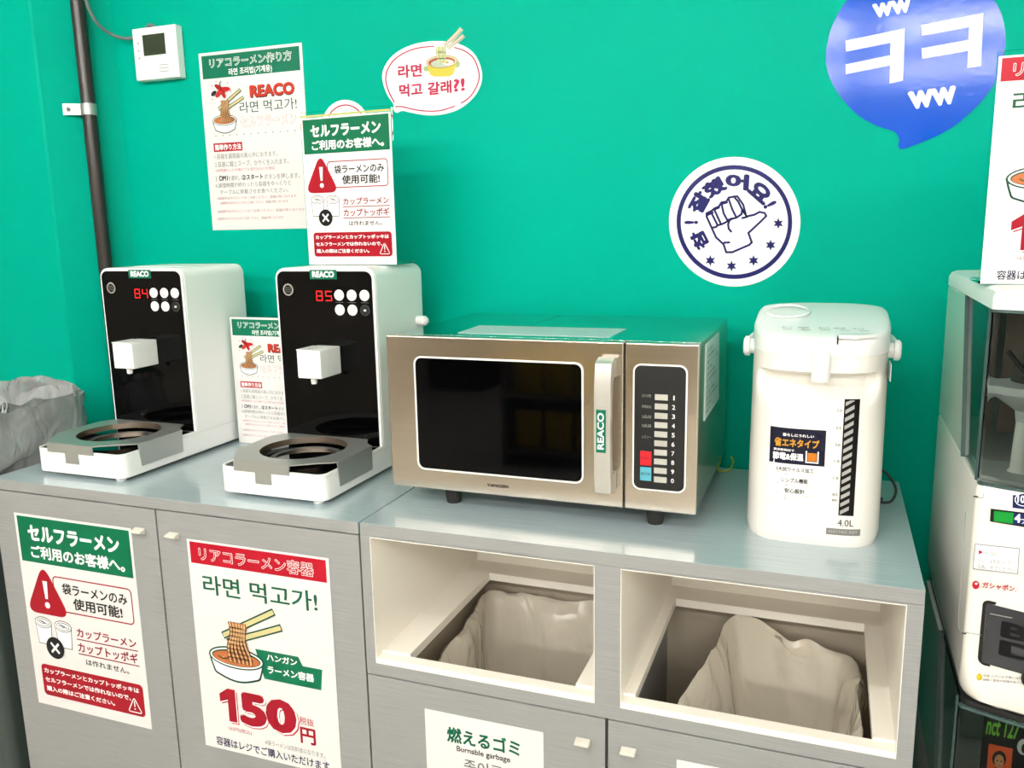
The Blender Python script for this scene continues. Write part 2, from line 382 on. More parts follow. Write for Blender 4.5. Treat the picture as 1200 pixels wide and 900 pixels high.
def notice_howto(root, h=.434, wd=.304):
    obj('paper_sheet', MB().box(-wd/2, wd/2, -.0012, 0, 0, h), M['paper'], root)
    p = Print(sheet_map(h, wd/2)); T = p.text
    p.rect(8, 7, 296, 62, '0B8060', 1, 'green_header_band')
    T('リアコラーメン作り方', 31, 14, 274, 38, WH, .045, layer=2); T('リアコラーメン作り方', 32, 15, 273, 37, '0B8060', .002, layer=4)
    T('라면 조리법(기계용)', 88, 42, 216, 61, WH, .02)
    bowl_art(p, 27, 92, 128, 194)
    for k, (a, c) in enumerate(((0, 'D8262B'), (1.2, 'C01F26'), (2.4, 'E0362F'), (3.7, 'B51C22'))):
        p.ell(64+9*math.cos(a), 90+9*math.sin(a), 17-3*(k % 2), 5.5, c, 15+k, 'chili_drawing', rot=a)
    p.line([(62, 84), (60, 76), (64, 70)], 2, '1D6A4C', 20, 'chili_drawing'); p.ell(40, 98, 9, 5, '2B2B2B', 20, 'chili_drawing', rot=-.5)
    for a, b in ((36, 80), (50, 70), (84, 76), (92, 96), (34, 112)): p.ell(a, b, 1.6, 1.6, 'D8262B', 20, 'chili_drawing')
    T('REACO', 147, 86, 277, 117, '2A2A2A', .07, layer=2); T('REACO', 146, 86, 276, 115, 'E0402E', .05, layer=4)
    T('라면 먹고가!', 113, 123, 280, 150, '2F5A50', .004)
    T('セルフラーメン', 112, 158, 276, 185, 'F09A9E', .035, layer=2); T('セルフラーメン', 113, 159, 275, 184, WH, .005, layer=4)
    for i in range(12): p.ell(34+21.5*i, 200, 1.5, 1.5, '6A6A6A', 1, 'lettering')
    p.rect(24, 218, 112, 239, 'D0283A', 1, 'red_heading'); T('簡単作り方法', 28, 221, 109, 236, WH, .03)
    Gy = 'A8A6A4'
    T('1.容器を調理器の真ん中におきます。', 25, 244, 215, 257, Gy, 0); T('2.容器に麺とスープ、かやくを入れます。', 24, 263, 246, 277, Gy, 0)
    T('※調理器のふたを開けてお湯が出るのを確認', 24, 281, 204, 289, 'EFA9AD', 0)
    T('3.', 22, 299, 29, 311, Gy, 0); T('OM1', 33, 298, 60, 311, '3A3A3A', .03); T('を選択し、', 62, 299, 102, 311, Gy, 0); T('②スタート', 104, 298, 168, 311, '2A2A2A', .03); T('ボタンを押します。', 171, 299, 276, 312, Gy, 0)
    T('4.調理時間が終わったら容器をゆっくりと', 20, 316, 249, 328, Gy, 0); T('テーブルに移動させお食べください。', 33, 333, 240, 345, Gy, 0)
    for v, a, b in ((351, 22, 262), (363, 30, 238), (384, 20, 285), (402, 17, 220)):
        T('※調理中はやけどに十分ご注意ください。容器が熱くなります', a, v, b, v+7, 'EDAFB3', 0)
    return p.build(root)

# ================================================================ SETTING
XC, YW, YP = -1.776, .60, .45       # inner corner, rear wall, protruding left pier
struct('floor', MB().box(-3.2, 2.6, -5.5, .9, -.1, 0), M['floor'])
struct('ceiling', MB().box(-3.2, 2.6, -5.5, .9, CEIL, CEIL+.1), M['ceiling'])
struct('wall_back', MB().box(XC-.02, 2.6, YW, YW+.1, 0, CEIL), M['green'])
pl = [(XC, YW+.05), (XC, YW), (-1.884, YP+.004), (-1.890, YP), (-3.2, YP), (-3.2, YW+.05)]
struct('wall_left', MB().prism(pl, 0, CEIL), M['green'])
struct('wall_side_left', MB().box(-3.3, -3.2, -5.5, .9, 0, CEIL), M['room'])
struct('wall_right', MB().box(2.6, 2.7, -5.5, .9, 0, CEIL), M['ceiling'])
struct('wall_front', MB().box(-3.2, 2.6, -5.6, -5.5, 0, CEIL), M['room'])

# ceiling lights; all rows but the nearest are unseen, added as fill
for i, (x, y) in enumerate([(-1.9, -1.22), (-.55, -1.22), (-1.9, -2.8), (-.55, -2.8), (.8, -2.8), (1.9, -2.3), (-1.9, -4.3), (-.55, -4.3), (.8, -4.3)]):
    row = {-1.22: 'nearest', -2.8: 'added second fill', -2.3: 'side', -4.3: 'added farthest fill'}[y]; side = {-1.9: 'left', -.55: 'middle', .8: 'right', 1.9: 'rightmost'}[x]; L = 1.25  # side tube is added to brighten the cookers' right flanks
    t = thing('ceiling_light', f'bare fluorescent tube light on the ceiling, {side} one of the {row} row', 'light', (x, y, CEIL), 'tube lights')
    obj('lamp_housing', MB().box(-L/2, L/2, -.03, .03, -.04, 0).box(-L/2, -L/2+.02, -.02, .02, -.11, -.04).box(L/2-.02, L/2, -.02, .02, -.11, -.04), M['white'], t)
    obj('lamp_tube', MB().lathe([(.018, -L/2+.021), (.018, L/2-.021)], (0, 0, -.09), 16, 'x'), M['lamp'] if y > -2 else M['lamp_fill'], t)

# ================================================================ LOW CABINETS
CT = .85
def cabinet_handle(parent, x, z):
    m = MB(); m.prism([(0, 0), (-.020, .006), (-.022, .010), (-.019, .012), (0, .016)], x-.0125, x+.0125, 'x')
    for k in range(len(m.v)):
        X, Y, Z = m.v[k]; m.v[k] = (X, Y*.7, Z*.85+z)
    return obj('handle', m, M['knob'], parent, bevel=.0015)
# left closed cabinet
XL0, XL1, XR0, XR1 = -1.6375, -.7515, -.7480, .1405
t = thing('storage_cabinet', 'grey brushed two-door cabinet carrying the two white noodle cookers', 'cabinet', (0, 0, 0))
wt = MB().box(XL0, XL1, 0, .524, CT-.022, CT); wt.m[2] = 1; obj('worktop', wt, [M['laminate_top'], M['laminate']], t, bevel=.0008)
c = MB().box(XL0, XL0+.018, .02, .52, .06, CT-.022).box(XL1-.018, XL1, .02, .52, .06, CT-.022).box(XL0+.018, XL1-.018, .502, .52, .06, CT-.022).box(XL0+.018, XL1-.018, .02, .5, .06, .078)
obj('carcass', c, M['laminate'], t); obj('plinth', MB().box(XL0+.01, XL1-.01, .05, .5, 0, .059), M['black_gap'], t)
for i, (a, b) in enumerate(((XL0, -1.2035), (-1.1995, XL1))):
    d = obj('door', MB().box(a, b, 0, .018, .065, CT-.0245), M['laminate'], t, bevel=.0008)
    cabinet_handle(d, -1.243 if i == 0 else -1.160, .772)
# right cabinet with two waste openings
t = thing('waste_cabinet', 'grey brushed cabinet with two white lined waste openings under the microwave', 'cabinet', (0, 0, 0))
OP = [(-.729, -.327), (-.285, .119)]; OZ0, OZ1 = .589, .8255
wt = MB().box(XR0, XR1, 0, .524, CT-.022, CT); wt.m[2] = 1; obj('worktop', wt, [M['laminate_top'], M['laminate']], t, bevel=.0008)
fp = MB()
fp.box(XR0, OP[0][0], 0, .018, .5665, CT-.0222).box(OP[0][1], OP[1][0], 0, .018, .5665, CT-.0222).box(OP[1][1], XR1, 0, .018, .5665, CT-.0222)
for a, b in OP: fp.box(a, b, 0, .018, .5665, OZ0).box(a, b, 0, .018, OZ1, CT-.0222)
obj('front_frame', fp, M['laminate'], t)
c = MB().box(XR0, XR0+.017, .02, .52, .06, CT-.0222).box(XR1-.018, XR1, .019, .52, .06, CT-.0222).box(XR0+.017, XR1-.018, .502, .52, .06, CT-.0222).box(XR0+.017, XR1-.018, .02, .5, .06, .078).box(-.314, -.298, .02, .5, .078, .58)
obj('carcass', c, [M['laminate']], t)
obj('inner_lining', MB().box(XR0+.0175, XR0+.019, .02, .5, .08, .58).box(XR1-.02, XR1-.0185, .02, .5, .08, .58).box(XR0+.02, XR1-.02, .499, .5015, .08, .58), M['carcass'], t)
obj('plinth', MB().box(XR0+.01, XR1-.01, .05, .5, 0, .059), M['black_gap'], t)
HY0, HY1 = .022, .40
for (a, b), (h0, h1) in zip(OP, ((-.672, -.365), (-.265, .088))):
    m = MB(); T_ = .004
    ao, bo = a+.0012, b-.0012; zs0, zs1 = .5875, .604; yb = .462
    m.box(ao-.001, ao, -.0006, yb, zs0+.0018, OZ1-.0012).box(bo, bo+.001, -.0006, yb, zs0+.0018, OZ1-.0012).box(ao, bo, yb, yb+T_, zs0, OZ1-.001).box(ao-.001, bo+.001, -.0006, yb, OZ1-.0012, OZ1-.0002)
    m.box(ao, bo, -.0006, HY0, zs0+.0018, zs1-.004).box(ao, bo, HY1, yb, zs0, zs1).box(ao, h0, HY0, HY1, zs0, zs1).box(h1, bo, HY0, HY1, zs0, zs1)
    o = obj('chute_liner', m, M['liner'], t); o['label'] = 'white liner box with a square drop hole'
for i, (a, b) in enumerate(((XR0, -.3095), (-.3045, XR1))):
    d = obj('door', MB().box(a, b, 0, .018, .065, .5635), M['laminate'], t, bevel=.0008)
    cabinet_handle(d, -.346 if i == 0 else -.270, .510)

# waste bins with liners under the drop holes
def film_bag(rim, depth, cuff, seed, matn, name, parent, sx=.8, amp=.01, sub=6, bot=None, cuffout=.005):
    R = catmull(rim, sub, True); n = len(R); c = sum(R, Vector())/n; rings = []
    levels = [('c', 1.), ('c', .66), ('c', .33), ('c', .12), ('r', 0), ('i', .03), ('i', .1), ('i', .22), ('i', .38), ('i', .58), ('i', .8), ('i', 1.)]
    for kind, t_ in levels:
        ring = []
        for i, p in enumerate(R):
            d = (p-c); d.z = 0; dn = d.normalized(); nn = noise.noise(Vector((p.x*8+seed, p.y*8, t_*1.6+(3 if kind == 'c' else 0))))
            n2 = noise.noise(Vector((p.x*24+seed, p.y*24, t_*2.5)))
            if kind == 'c': q = p + dn*(cuffout+amp*1.0*nn+amp*.5*n2) + Vector((0, 0, -cuff*t_*(1+.3*nn)))
            elif kind == 'r': q = p+Vector((0, 0, amp*.8*nn+amp*.5*n2))+dn*(amp*.3*nn)
            else:
                q = p - d*(1-sx)*t_ + dn*(-.010+amp*1.7*nn+amp*.8*n2)*min(1, t_*6+.3) + Vector((0, 0, -depth*t_))
            ring.append(q)
        rings.append(ring)
    m = MB().loft(rings, True, False, True)
    return obj(name, m, M[matn], parent, smooth=70)
for k, (x0, x1, rim, sd, lb) in enumerate((
    (-.683, -.345, [(-.664, .13, .542), (-.672, .22, .548), (-.684, .33, .545), (-.692, .438, .548), (-.60, .452, .546), (-.48, .456, .542), (-.36, .45, .545), (-.338, .33, .548), (-.336, .2, .545), (-.36, .09, .544), (-.50, .08, .545), (-.62, .085, .543)], 3.1, 'left'),
    (-.215, .075, [(-.214, .10, .548), (-.196, .2, .553), (-.175, .3, .556), (-.168, .405, .562), (-.135, .432, .572), (-.085, .425, .558), (-.045, .40, .546), (-.01, .40, .552), (.035, .395, .55), (.07, .378, .552), (.082, .30, .555), (.07, .2, .56), (.078, .11, .556), (.03, .07, .548), (-.08, .07, .548), (-.18, .075, .546)], 8.4, 'right'))):
    t = thing('waste_bin', f'grey waste bin inside the {lb} waste opening, lined with a white bag', 'bin', ((x0+x1)/2, .26, .079), 'lined bins in the waste cabinet')
    hx = (x1-x0)/2-.012; top = .27
    m = MB(); rings = []
    for z, s in ((0, .86), (top, 1)): rings.append([(x*s, y*s, z) for x, y in rrect(-hx, hx, -.16, .16, .03)])
    for z, s in ((top, .97), (.004, .83)): rings.append([(x*s, y*s, z) for x, y in rrect(-hx, hx, -.16, .16, .03)])
    m.loft(rings, True, True, True); obj('bin_body', m, M['bin'], t, smooth=40)
    film_bag([Vector((a-(x0+x1)/2, b-.26, z-.079)) for a, b, z in rim], .40, .075, sd, 'liner_film', 'bin_liner', t, sx=.6, amp=.018)

# ================================================================ NOTICES ON THE DOORS
ta = thing('notice_poster', 'white notice with green header, red triangle and crossed-out cups, on the leftmost cabinet door', 'poster', (-1.4235, -.0005, .346)); notice_self(ta); 
tb = thing('price_poster', 'white poster with red header, noodle bowl and big red 150, on the cabinet door', 'poster', (-.972, -.0005, .341)); notice_bowl(tb)
def sort_label(x, label, l1, l2, l3, cut=0):
    t = thing('sorting_label', label, 'label', (x, -.0005, .222)); h, wd = .297, .22
    obj('paper_sheet', MB().box(-wd/2, wd/2, -.0012, 0, 0, h), M['paper'], t)
    p = Print(sheet_map(h, wd/2))
    if l1:
        p.text(l1, 42, 24, 178, 54, '0B6A4E', .03); p.text(l2, 60, 58, 160, 72, '2A2A2A', .01); p.text(l3, 73, 80, 146, 106, '8A8A86', .01); p.build(t)
sort_label(-.525, 'white paper label reading Burnable garbage on the door under the left waste opening', '燃えるゴミ', 'Burnable garbage', '종이류')
sort_label(-.083, 'white paper label at the bottom of the door under the right waste opening', '', '', '')

# ================================================================ NOODLE COOKERS
SEG = {'8': 'abcdefg', '4': 'bcfg', '5': 'acdfg'}
def digit(p, ch, x, y, w_, h_, c='led'):
    t_ = w_*.2; L = {'a': (x, y, x+w_, y+t_), 'd': (x, y+h_-t_, x+w_, y+h_), 'g': (x, y+h_/2-t_/2, x+w_, y+h_/2+t_/2),
                    'f': (x, y, x+t_, y+h_/2), 'b': (x+w_-t_, y, x+w_, y+h_/2), 'e': (x, y+h_/2, x+t_, y+h_), 'c': (x+w_-t_, y+h_/2, x+w_, y+h_)}
    g = t_*.3
    for s in SEG[ch]:
        a, b, c2, d = L[s]; p.rect(a+g, b+g, c2-g, d-g, c, 2, 'led_display')
def cooker(loc, label, digits):
    t = thing('noodle_cooker', label, 'appliance', loc, 'white self-service noodle cookers')
    hw = .1185
    obj('base', MB().prism(rrect(-hw, hw, 0, .425, .02), .007, .054), M['white'], t, bevel=.003)
    # raised rim round the glass hob
    rim = MB(); o_ = rrect(-hw, hw, 0, .4, .02); i_ = rrect(-hw+.005, hw-.005, .005, .395, .016)
    rim.loft([[(x, y, .0535) for x, y in o_], [(x, y, .0585) for x, y in o_], [(x, y, .0585) for x, y in i_], [(x, y, .0535) for x, y in i_]], True)
    obj('base_rim', rim, M['white'], t, smooth=40)
    g = obj('hob_glass', MB().prism(rrect(-hw+.006, hw-.006, .006, .23, .014), .0542, .0562), M['black_glass'], t)
    hr = MB()
    for r in (.062, .066, .07):
        A = [(r*math.cos(a), .12+r*math.sin(a)) for a in [2*math.pi*i/40 for i in range(40)]]; B = [((r-.0012)*math.cos(a), .12+(r-.0012)*math.sin(a)) for a in [2*math.pi*i/40 for i in range(40)]]
        hr.loft([[(x, y, .0565) for x, y in A], [(x, y, .0565) for x, y in B]], True)
    obj('heating_zone_ring', hr, pm('B8BCC0'), g)
    for x, y in ((-.095, .03), (.092, .02), (-.095, .39), (.095, .39)): obj('foot', MB().lathe([(.010, 0), (.011, .0075)], (x, y, 0), 14), M['white'], t)
    # tower
    obj('tower', MB().prism(rrect(-hw, hw, .054, .425, .022, corners=(0, 0, 1, 1)), .222, .428, 'y'), M['white'], t, bevel=.004, seg=3)
    obj('tower_front_frame', MB().prism(rrect(-hw+.001, hw-.001, .056, .424, .021, corners=(0, 0, 1, 1)), .2195, .2235, 'y'), M['white'], t, bevel=.001)
    fg = obj('front_glass', MB().prism(rrect(-hw+.0065, hw-.0065, .058, .418, .016, corners=(0, 0, 1, 1)), .2175, .2205, 'y'), M['black_glass'], t)
    obj('top_hatch', MB().prism(rrect(-.08, .08, .27, .38, .02), .4245, .4262), M['white'], t, bevel=.0006)
    hs = MB() if digits == '84' else MB().lathe([(.011, 0), (.011, .02), (.005, .026)], (hw-.001, .40, .30), 14, 'x'); hs.v and obj('hose_fitting', hs, M['white'], t, smooth=40)
    p = Print(lambda u, v, l: (u, .2172-l*EPS, v))
    p.rect(-.031, .402, .033, .421, '0B7A5A', 1, 'brand_badge'); p.text('REACO', -.025, .4185, .027, .4055, WH, .05, 2, 'brand_badge')
    b_out = p.build(t)
    p = Print(lambda u, v, l: (u, .2172-l*EPS, .379-v))
    digit(p, digits[0], -.019, 0, .0165, .022); digit(p, digits[1], .003, 0, .0165, .022); p.build(t)
    p = Print(lambda u, v, l: (u, .2172-l*EPS, v))
    p.ell(-.086, .380, .0125, .0125, 'C9C4BC', 1, 'round_emblem'); p.ell(-.086, .380, .0098, .0098, '0A0A0A', 2, 'round_emblem')
    for k in (-1, 0, 1): p.rect(-.0935, .3795+k*.004, -.0785, .3805+k*.004, '8E8A84', 3, 'round_emblem')
    p.build(t)
    for i, (x, z) in enumerate([(.036, .370), (.0655, .370), (.095, .370), (.036, .340), (.0655, .340), (.095, .340)]):
        black = i == 5
        m = MB().lathe([(.0112, .2176), (.0112, .2165), (.0105, .216)], (x, 0, z), 22, 'y')
        m.v = [(a, b, c) for a, b, c in m.v]
        b = obj('button', m, M['black'] if black else M['white'], t, smooth=30)
        if black: b['label'] = 'black round button'
        p = Print(lambda u, v, l: (x+u, .2158-l*EPS, z+v))
        if black:
            p.line([(.0105*math.cos(a), .0105*math.sin(a)) for a in [2*math.pi*k/20 for k in range(20)]], .0006, '6E6E70', 1, 'symbol', True); p.rect(-.0028, -.0018, .0028, .0018, WH, 1, 'symbol')
        else:
            c = 'D05A50' if i == 1 else 'B7B3AE'
            p.line([(.005*math.cos(a), .001+.005*math.sin(a)) for a in [math.pi*(.2+1.6*k/12) for k in range(13)]], .0007, c, 1, 'symbol'); p.rect(-.004, -.0065, .004, -.0058, c, 1, 'symbol')
            q = Print(lambda u, v, l: (x+u, .2172-l*EPS, z+v))
            if i < 3: q.rect(-.009, -.0152, .009, -.0140, '6F6D6A', 1, 'button_caption'); q.build(t)
        p.build(b)
    # water outlet
    so = obj('water_outlet', MB().box(-.023, .032, .142, .2174, .209, .266), M['white'], t, bevel=.0025)
    obj('nozzle', MB().lathe([(.0055, .196), (.0065, .2), (.0065, .210)], (.004, .158, 0), 14), M['white'], so, smooth=40)
    obj('outlet_lid', MB().box(-.0235, .0125, .1415, .2, .2655, .2675), M['white'], so, bevel=.0006)
    # steel pot stand: octagonal ring plate with flaps
    cx, cy, r = -.004, .12, .086
    outl = [(-.08, .0), (.045, .0), (.07, .018), (.095, .034), (.1218, .046), (.1218, .172), (.102, .186), (.078, .232), (-.094, .235), (-.130, .188), (-.130, .07)]
    N = 64; oo = []; ii = []
    for k in range(N):
        a = 2*math.pi*k/N; d = Vector((math.cos(a), math.sin(a))); best = 9
        for j in range(len(outl)):
            A = Vector(outl[j])-Vector((cx, cy)); B = Vector(outl[(j+1) % len(outl)])-Vector((cx, cy)); e = B-A
            den = d.x*e.y-d.y*e.x
            if abs(den) < 1e-9: continue
            tt = (A.x*e.y-A.y*e.x)/den; uu = (A.x*d.y-A.y*d.x)/den
            if tt > 0 and -1e-6 <= uu <= 1+1e-6: best = min(best, tt)
        best = max(best, r+.006)
        if -math.pi*.5 < (a if a < math.pi else a-2*math.pi) < -.12 and best < r+.03: pass
        oo.append((cx+d.x*best, cy+d.y*best)); ii.append((cx+d.x*r, cy+d.y*r))
    m = MB(); z0, z1 = .0705, .0725
    m.loft([[(x, y, z0) for x, y in oo], [(x, y, z1) for x, y in oo], [(x, y, z1) for x, y in ii]], True)
    m.loft([[(x, y, z1) for x, y in ii], [(x, y, .0605) for x, y in [(cx+(px-cx)*.985, cy+(py-cy)*.985) for px, py in ii]]], True, mi=1)
    m.loft([[(x, y, z0) for x, y in oo], [(x, y, z0) for x, y in ii]], True)
    st = obj('pot_stand', m, [M['plate'], M['darksteel']], t, smooth=35)
    f = MB().box(-.08, .045, -.0022, -.0002, .053, .0722).box(-.032, .004, -.0022, -.0002, .031, .053); obj('front_flap', f, M['plate'], st)
    f = MB().prism([(.044, .072), (.172, .072), (.170, .024), (.05, .024)], .1198, .1215, 'x'); obj('side_flap', f, M['plate'], st)
    f = MB().prism([(.07, .072), (.188, .072), (.16, .062), (.085, .059)], -.131, -.1295, 'x'); obj('side_flap', f, M['plate'], st)
    return t
cooker((-.971, .055, CT), 'white noodle cooker showing red 85, directly left of the microwave', '85')
cooker((-1.449, .055, CT), 'white noodle cooker showing red 84, at the far left end of the counter', '84')

# ================================================================ MICROWAVE
O = (-.468, .12, CT)
t = thing('microwave', 'stainless steel microwave with black window, standing on the waste cabinet', 'appliance', O)
def B(name, m, mt, par=None, **k): return obj(name, m, mt, t if par is None else par, off=O, **k)
X0, X1, Z0, Z1, YF = -.747, -.189, .8815, 1.163, .12
B('casing', MB().box(X0+.006, X1-.002, YF+.022, .515, Z0, Z1-.002), [M['steel']], bevel=.002)
B('top_cover', MB().box(X0+.005, X1-.001, YF+.022, .516, Z1-.0018, Z1), M['steel_top'], bevel=.0004)
B('top_strip', MB().box(-.540, -.538, .30, .515, Z1, Z1+.0006), M['chrome'])  # thin chrome strip running back over the top cover
B('door', MB().box(X0, -.3105, YF, YF+.021, Z0, Z1), M['steel'], bevel=.003)
B('control_side_panel', MB().box(-.308, X1, YF, YF+.021, Z0, Z1), M['steel'], bevel=.003)
def ring_frame(m, pts_o, pts_i, y0, y1):
    m.loft([[(x, y1, z) for x, z in pts_o], [(x, y0, z) for x, z in pts_o], [(x, y0, z) for x, z in pts_i], [(x, y1, z) for x, z in pts_i]], True)
wf = MB(); ring_frame(wf, rrect(-.692, -.378, .918, 1.127, .014), rrect(-.689, -.381, .921, 1.124, .012), YF-.0018, YF+.001); B('window_trim', wf, M['trim'], smooth=40)
wg = B('window_glass', MB().prism(rrect(-.6895, -.3805, .9205, 1.1245, .012), YF-.0006, YF+.001, 'y'), M['black_glass'])
wf = MB(); ring_frame(wf, rrect(-.2945, -.2065, .9175, 1.129, .013), rrect(-.292, -.209, .92, 1.1265, .011), YF-.0015, YF+.001); B('panel_trim', wf, M['trim'], smooth=40)
cp = B('control_panel', MB().prism(rrect(-.2925, -.2085, .9195, 1.127, .011), YF-.0006, YF+.001, 'y'), M['black'])
for k in range(10):
    z = 1.0755-k*.01533
    b = B('key', MB().box(-.2585, -.2375, YF-.0014, YF-.0005, z-.0048, z+.0048), pm('D9D5CB'), bevel=.0002)
    p = Print(lambda u, v, l: (u, YF-.0008-l*EPS, v)); p.text('1234567890'[k], -.2305+(.0016 if k == 0 else 0), z+.0038, -.2255-(.001 if k == 0 else 0), z-.0038, 'E8E8E8', .02, 2, 'digit'); p.build(t, off=O)
for nm, z0, z1, c, s in (('stop_key', .960, .984, 'E8303A', 'とりけし'), ('start_key', .934, .957, '6FC7DC', 'あたため')):
    B(nm, MB().box(-.2815, -.2628, YF-.0014, YF-.0005, z0, z1), pm(c), bevel=.0002)
    p = Print(lambda u, v, l: (u, YF-.0016-l*EPS, v)); p.text(s, -.2795, (z0+z1)/2+.003, -.2648, (z0+z1)/2-.002, '2A2A2A', .01, 1, 'key_caption'); p.build(t, off=O)
p = Print(lambda u, v, l: (u, YF-.0008-l*EPS, v))
for z, s in ((1.077, '出力切替'), (1.059, '時間追加'), (1.042, '2品目'), (1.027, '3品目'), (1.008, 'メモリー')): p.text(s, -.2795, z+.0025, -.2645, z-.0025, 'B9B6AE', .0, 2, 'panel_caption')
p.text('YAMAZEN', -.556, .9025, -.516, .8975, '5A5650', .03, 2, 'maker_lettering')
p.build(t, off=O)
# handle: a bowed bar on two feet
hp = [(.118, 1.137), (.104, 1.140), (.083, 1.133), (.077, 1.10), (.075, 1.03), (.077, .95), (.082, .917), (.104, .913), (.118, .915)]
hi = [(.118, 1.105), (.104, 1.108), (.095, 1.10), (.090, 1.07), (.088, 1.03), (.090, .98), (.094, .950), (.104, .945), (.118, .948)]
hb = MB(); hb.prism([(a, b) for a, b in hp]+[(a, b) for a, b in hi[::-1]], -.349, -.321, 'x')
hd = B('door_handle', hb, M['handle'], bevel=.0016)
p = Print(lambda u, v, l: (u, .0755-l*EPS-(.0006 if True else 0), v))
p.rect(-.3445, .988, -.3285, 1.059, '0B7A5A', 1, 'brand_badge'); p.text('REACO', 0, 0, 1, 1, WH, .03, 2, 'brand_badge', frame=((-.3315, .9935), (-.3315, 1.054), (-.3425, .9935)))
for g, o in p.build(t, off=O).items(): pass
for x, y in ((-.638, .155), (-.262, .155), (-.70, .48), (-.235, .48)): B('foot', MB().lathe([(.013, CT), (.015, CT+.012), (.0165, Z0+.001)], (x, y, 0), 16), M['rubber'], smooth=40)
# paper and rating stickers
B('top_paper', MB().prism([(-.628, .172), (-.348, .172), (-.346, .292), (-.634, .288)], Z1+.0002, Z1+.0008), pm('D5ECEC'))
B('rating_label', MB().prism([(.200, .022+1.0), (.394, .022+1.0), (.372, 1.152), (.200, 1.152)], X1-.0018, X1-.0008, 'x'), M['label_clear'])
p = Print(lambda u, v, l: (X1-.0006+l*EPS, u, v))
for k in range(11): p.text(('高周波利用設備', '定格消費電力', '電子レンジ', '注意')[k % 4], .215, 1.142-k*.0105, .28+.07*((k*7) % 3)/2, 1.136-k*.0105, '5A6E6A', 0, 1, 'rating_lettering')
p.build(t, off=O)
gw = MB().tube(catmull([(-.20, .512, .90), (-.196, .505, .875), (-.200, .49, .856), (-.188, .485, .8535), (-.176, .50, .856), (-.172, .515, .868), (-.178, .52, .876)], 6), .0016, 8)
B('earth_wire', gw, pm('C9C832'), smooth=60)
B('power_cord', MB().tube(catmull([(-.215, .512, .90), (-.205, .514, .87), (-.212, .516, .854), (-.24, .518, .8535)], 5), .002, 8), M['black'], smooth=60)

# ================================================================ ELECTRIC POT
PC = (-.013, .275, CT); t = thing('electric_pot', 'white electric hot water pot standing on the right end of the counter', 'appliance', PC)
def pe(z): return 4.4-1.5*min(1, z/.32)
def sq(cx, cy, a, b, z, e=None, n=80, fx=None):
    out = []; e = e or pe(z)
    for i in range(n):
        th = 2*math.pi*i/n; c, s = math.cos(th), math.sin(th)
        x = a*abs(c)**(2/e)*(1 if c >= 0 else -1); y = b*abs(s)**(2/e)*(1 if s >= 0 else -1)
        if fx: x, y = fx(x, y, z)
        out.append((cx+x, cy+y, z))
    return out
HB = .148
def dent(x, y, z):
    if y < 0 and abs(x) < .09:
        g = 0
        if .225 < z < .275: g = min(1, (z-.225)/.025, (.275-z)/.006)
        k = min(1, (.09-abs(x))/.02); y += .03*max(0, g)*k*min(1, -y/.1)
    return x, y
zs = [(0, .97), (.006, .985), (.014, 1)]+[(z, 1) for z in (.1, .2, .222, .228, .234, .24, .246, .25, .258, .266, .27, .275, .279, .283, .30)]+[(.312, .998), (.318, .985)]
m = MB().loft([sq(0, 0, .1035*s, HB*s, z, fx=dent) for z, s in zs], True, True, True)
obj('pot_body', m, M['cream'], t, smooth=35)
obj('base_ring', MB().loft([sq(0, 0, .099, HB-.005, 0.0), sq(0, 0, .099, HB-.005, .003)], True, True, True), M['black'], t)
def slope(z0):
    return lambda x, y, z: (x, y)
m = MB()
def lidring(s, dz):
    return [(x, y, .316+dz+.030*min(1, max(0, (y+HB)/(1.4*HB)))) for x, y, _ in sq(0, 0, .1045*s, (HB+.001)*s, 0, e=2.9)]
m.loft([[(x, y, .300) for x, y, _ in sq(0, 0, .1045, HB+.001, 0, e=2.95)], lidring(1.0, 0), lidring(.985, .005), lidring(.95, .0085), lidring(.8, .010)], True, False, True)
obj('lid', m, M['white'], t, smooth=40)
def lz(y): return .316+.0105+.030*min(1, max(0, (y+HB)/(1.4*HB)))
p = Print(lambda u, v, l: (u, v, lz(v)+.0006+l*EPS))
for k, (x, c, s) in enumerate(((-.05, '3F7FB0', '沸とう'), (-.025, '555555', '保温選択'), (.005, '555555', '省エネ'), (.028, 'B0505A', '給湯'), (.055, '333333', 'ロック'))): p.text(s, x-.008, -.085, x+.008, -.092, c, 0, 1, 'control_lettering')
for k in range(5): p.rect(-.056+k*.028, -.101, -.042+k*.028, -.099, 'A5A5A2', 1, 'control_lettering')
p.build(t)
ctl = MB(); z = lz(-.12)
ctl.prism([(.026, -.146), (.052, -.146), (.080, -.122), (.075, -.112), (.028, -.118)], z-.004, z+.002); obj('dispense_lever', ctl, M['white'], t, bevel=.001)
obj('lever_gap', MB().box(.0245, .0265, -.1495, -.13, z-.012, z-.001), M['black'], t)
obj('steam_vent_ring', MB().loft([[(-.055+r*math.cos(a), .02+r*math.sin(a)*1.2, lz(.02)+h+.0300*(r*math.sin(a)*1.2)/(1.4*HB)) for a in [2*math.pi*i/32 for i in range(32)]] for r, h in ((.036, -.001), (.036, .002), (.032, .002), (.032, -.001))], True), M['white'], t, smooth=40)
sp = MB().lathe([(.0135, .264), (.0135, .30), (.0115, .308), (.005, .312)], (.004, -.1565, 0), 20); obj('spout', sp, M['white'], t, smooth=50)
for sgn in (-1, 1):
    k = MB().lathe([(.013, sgn*.09), (.013, sgn*.112), (.017, sgn*.113), (.017, sgn*.120), (.013, sgn*.123)], (0, .0, .292), 20, 'x'); obj('handle_pivot', k, M['white'], t, smooth=35)
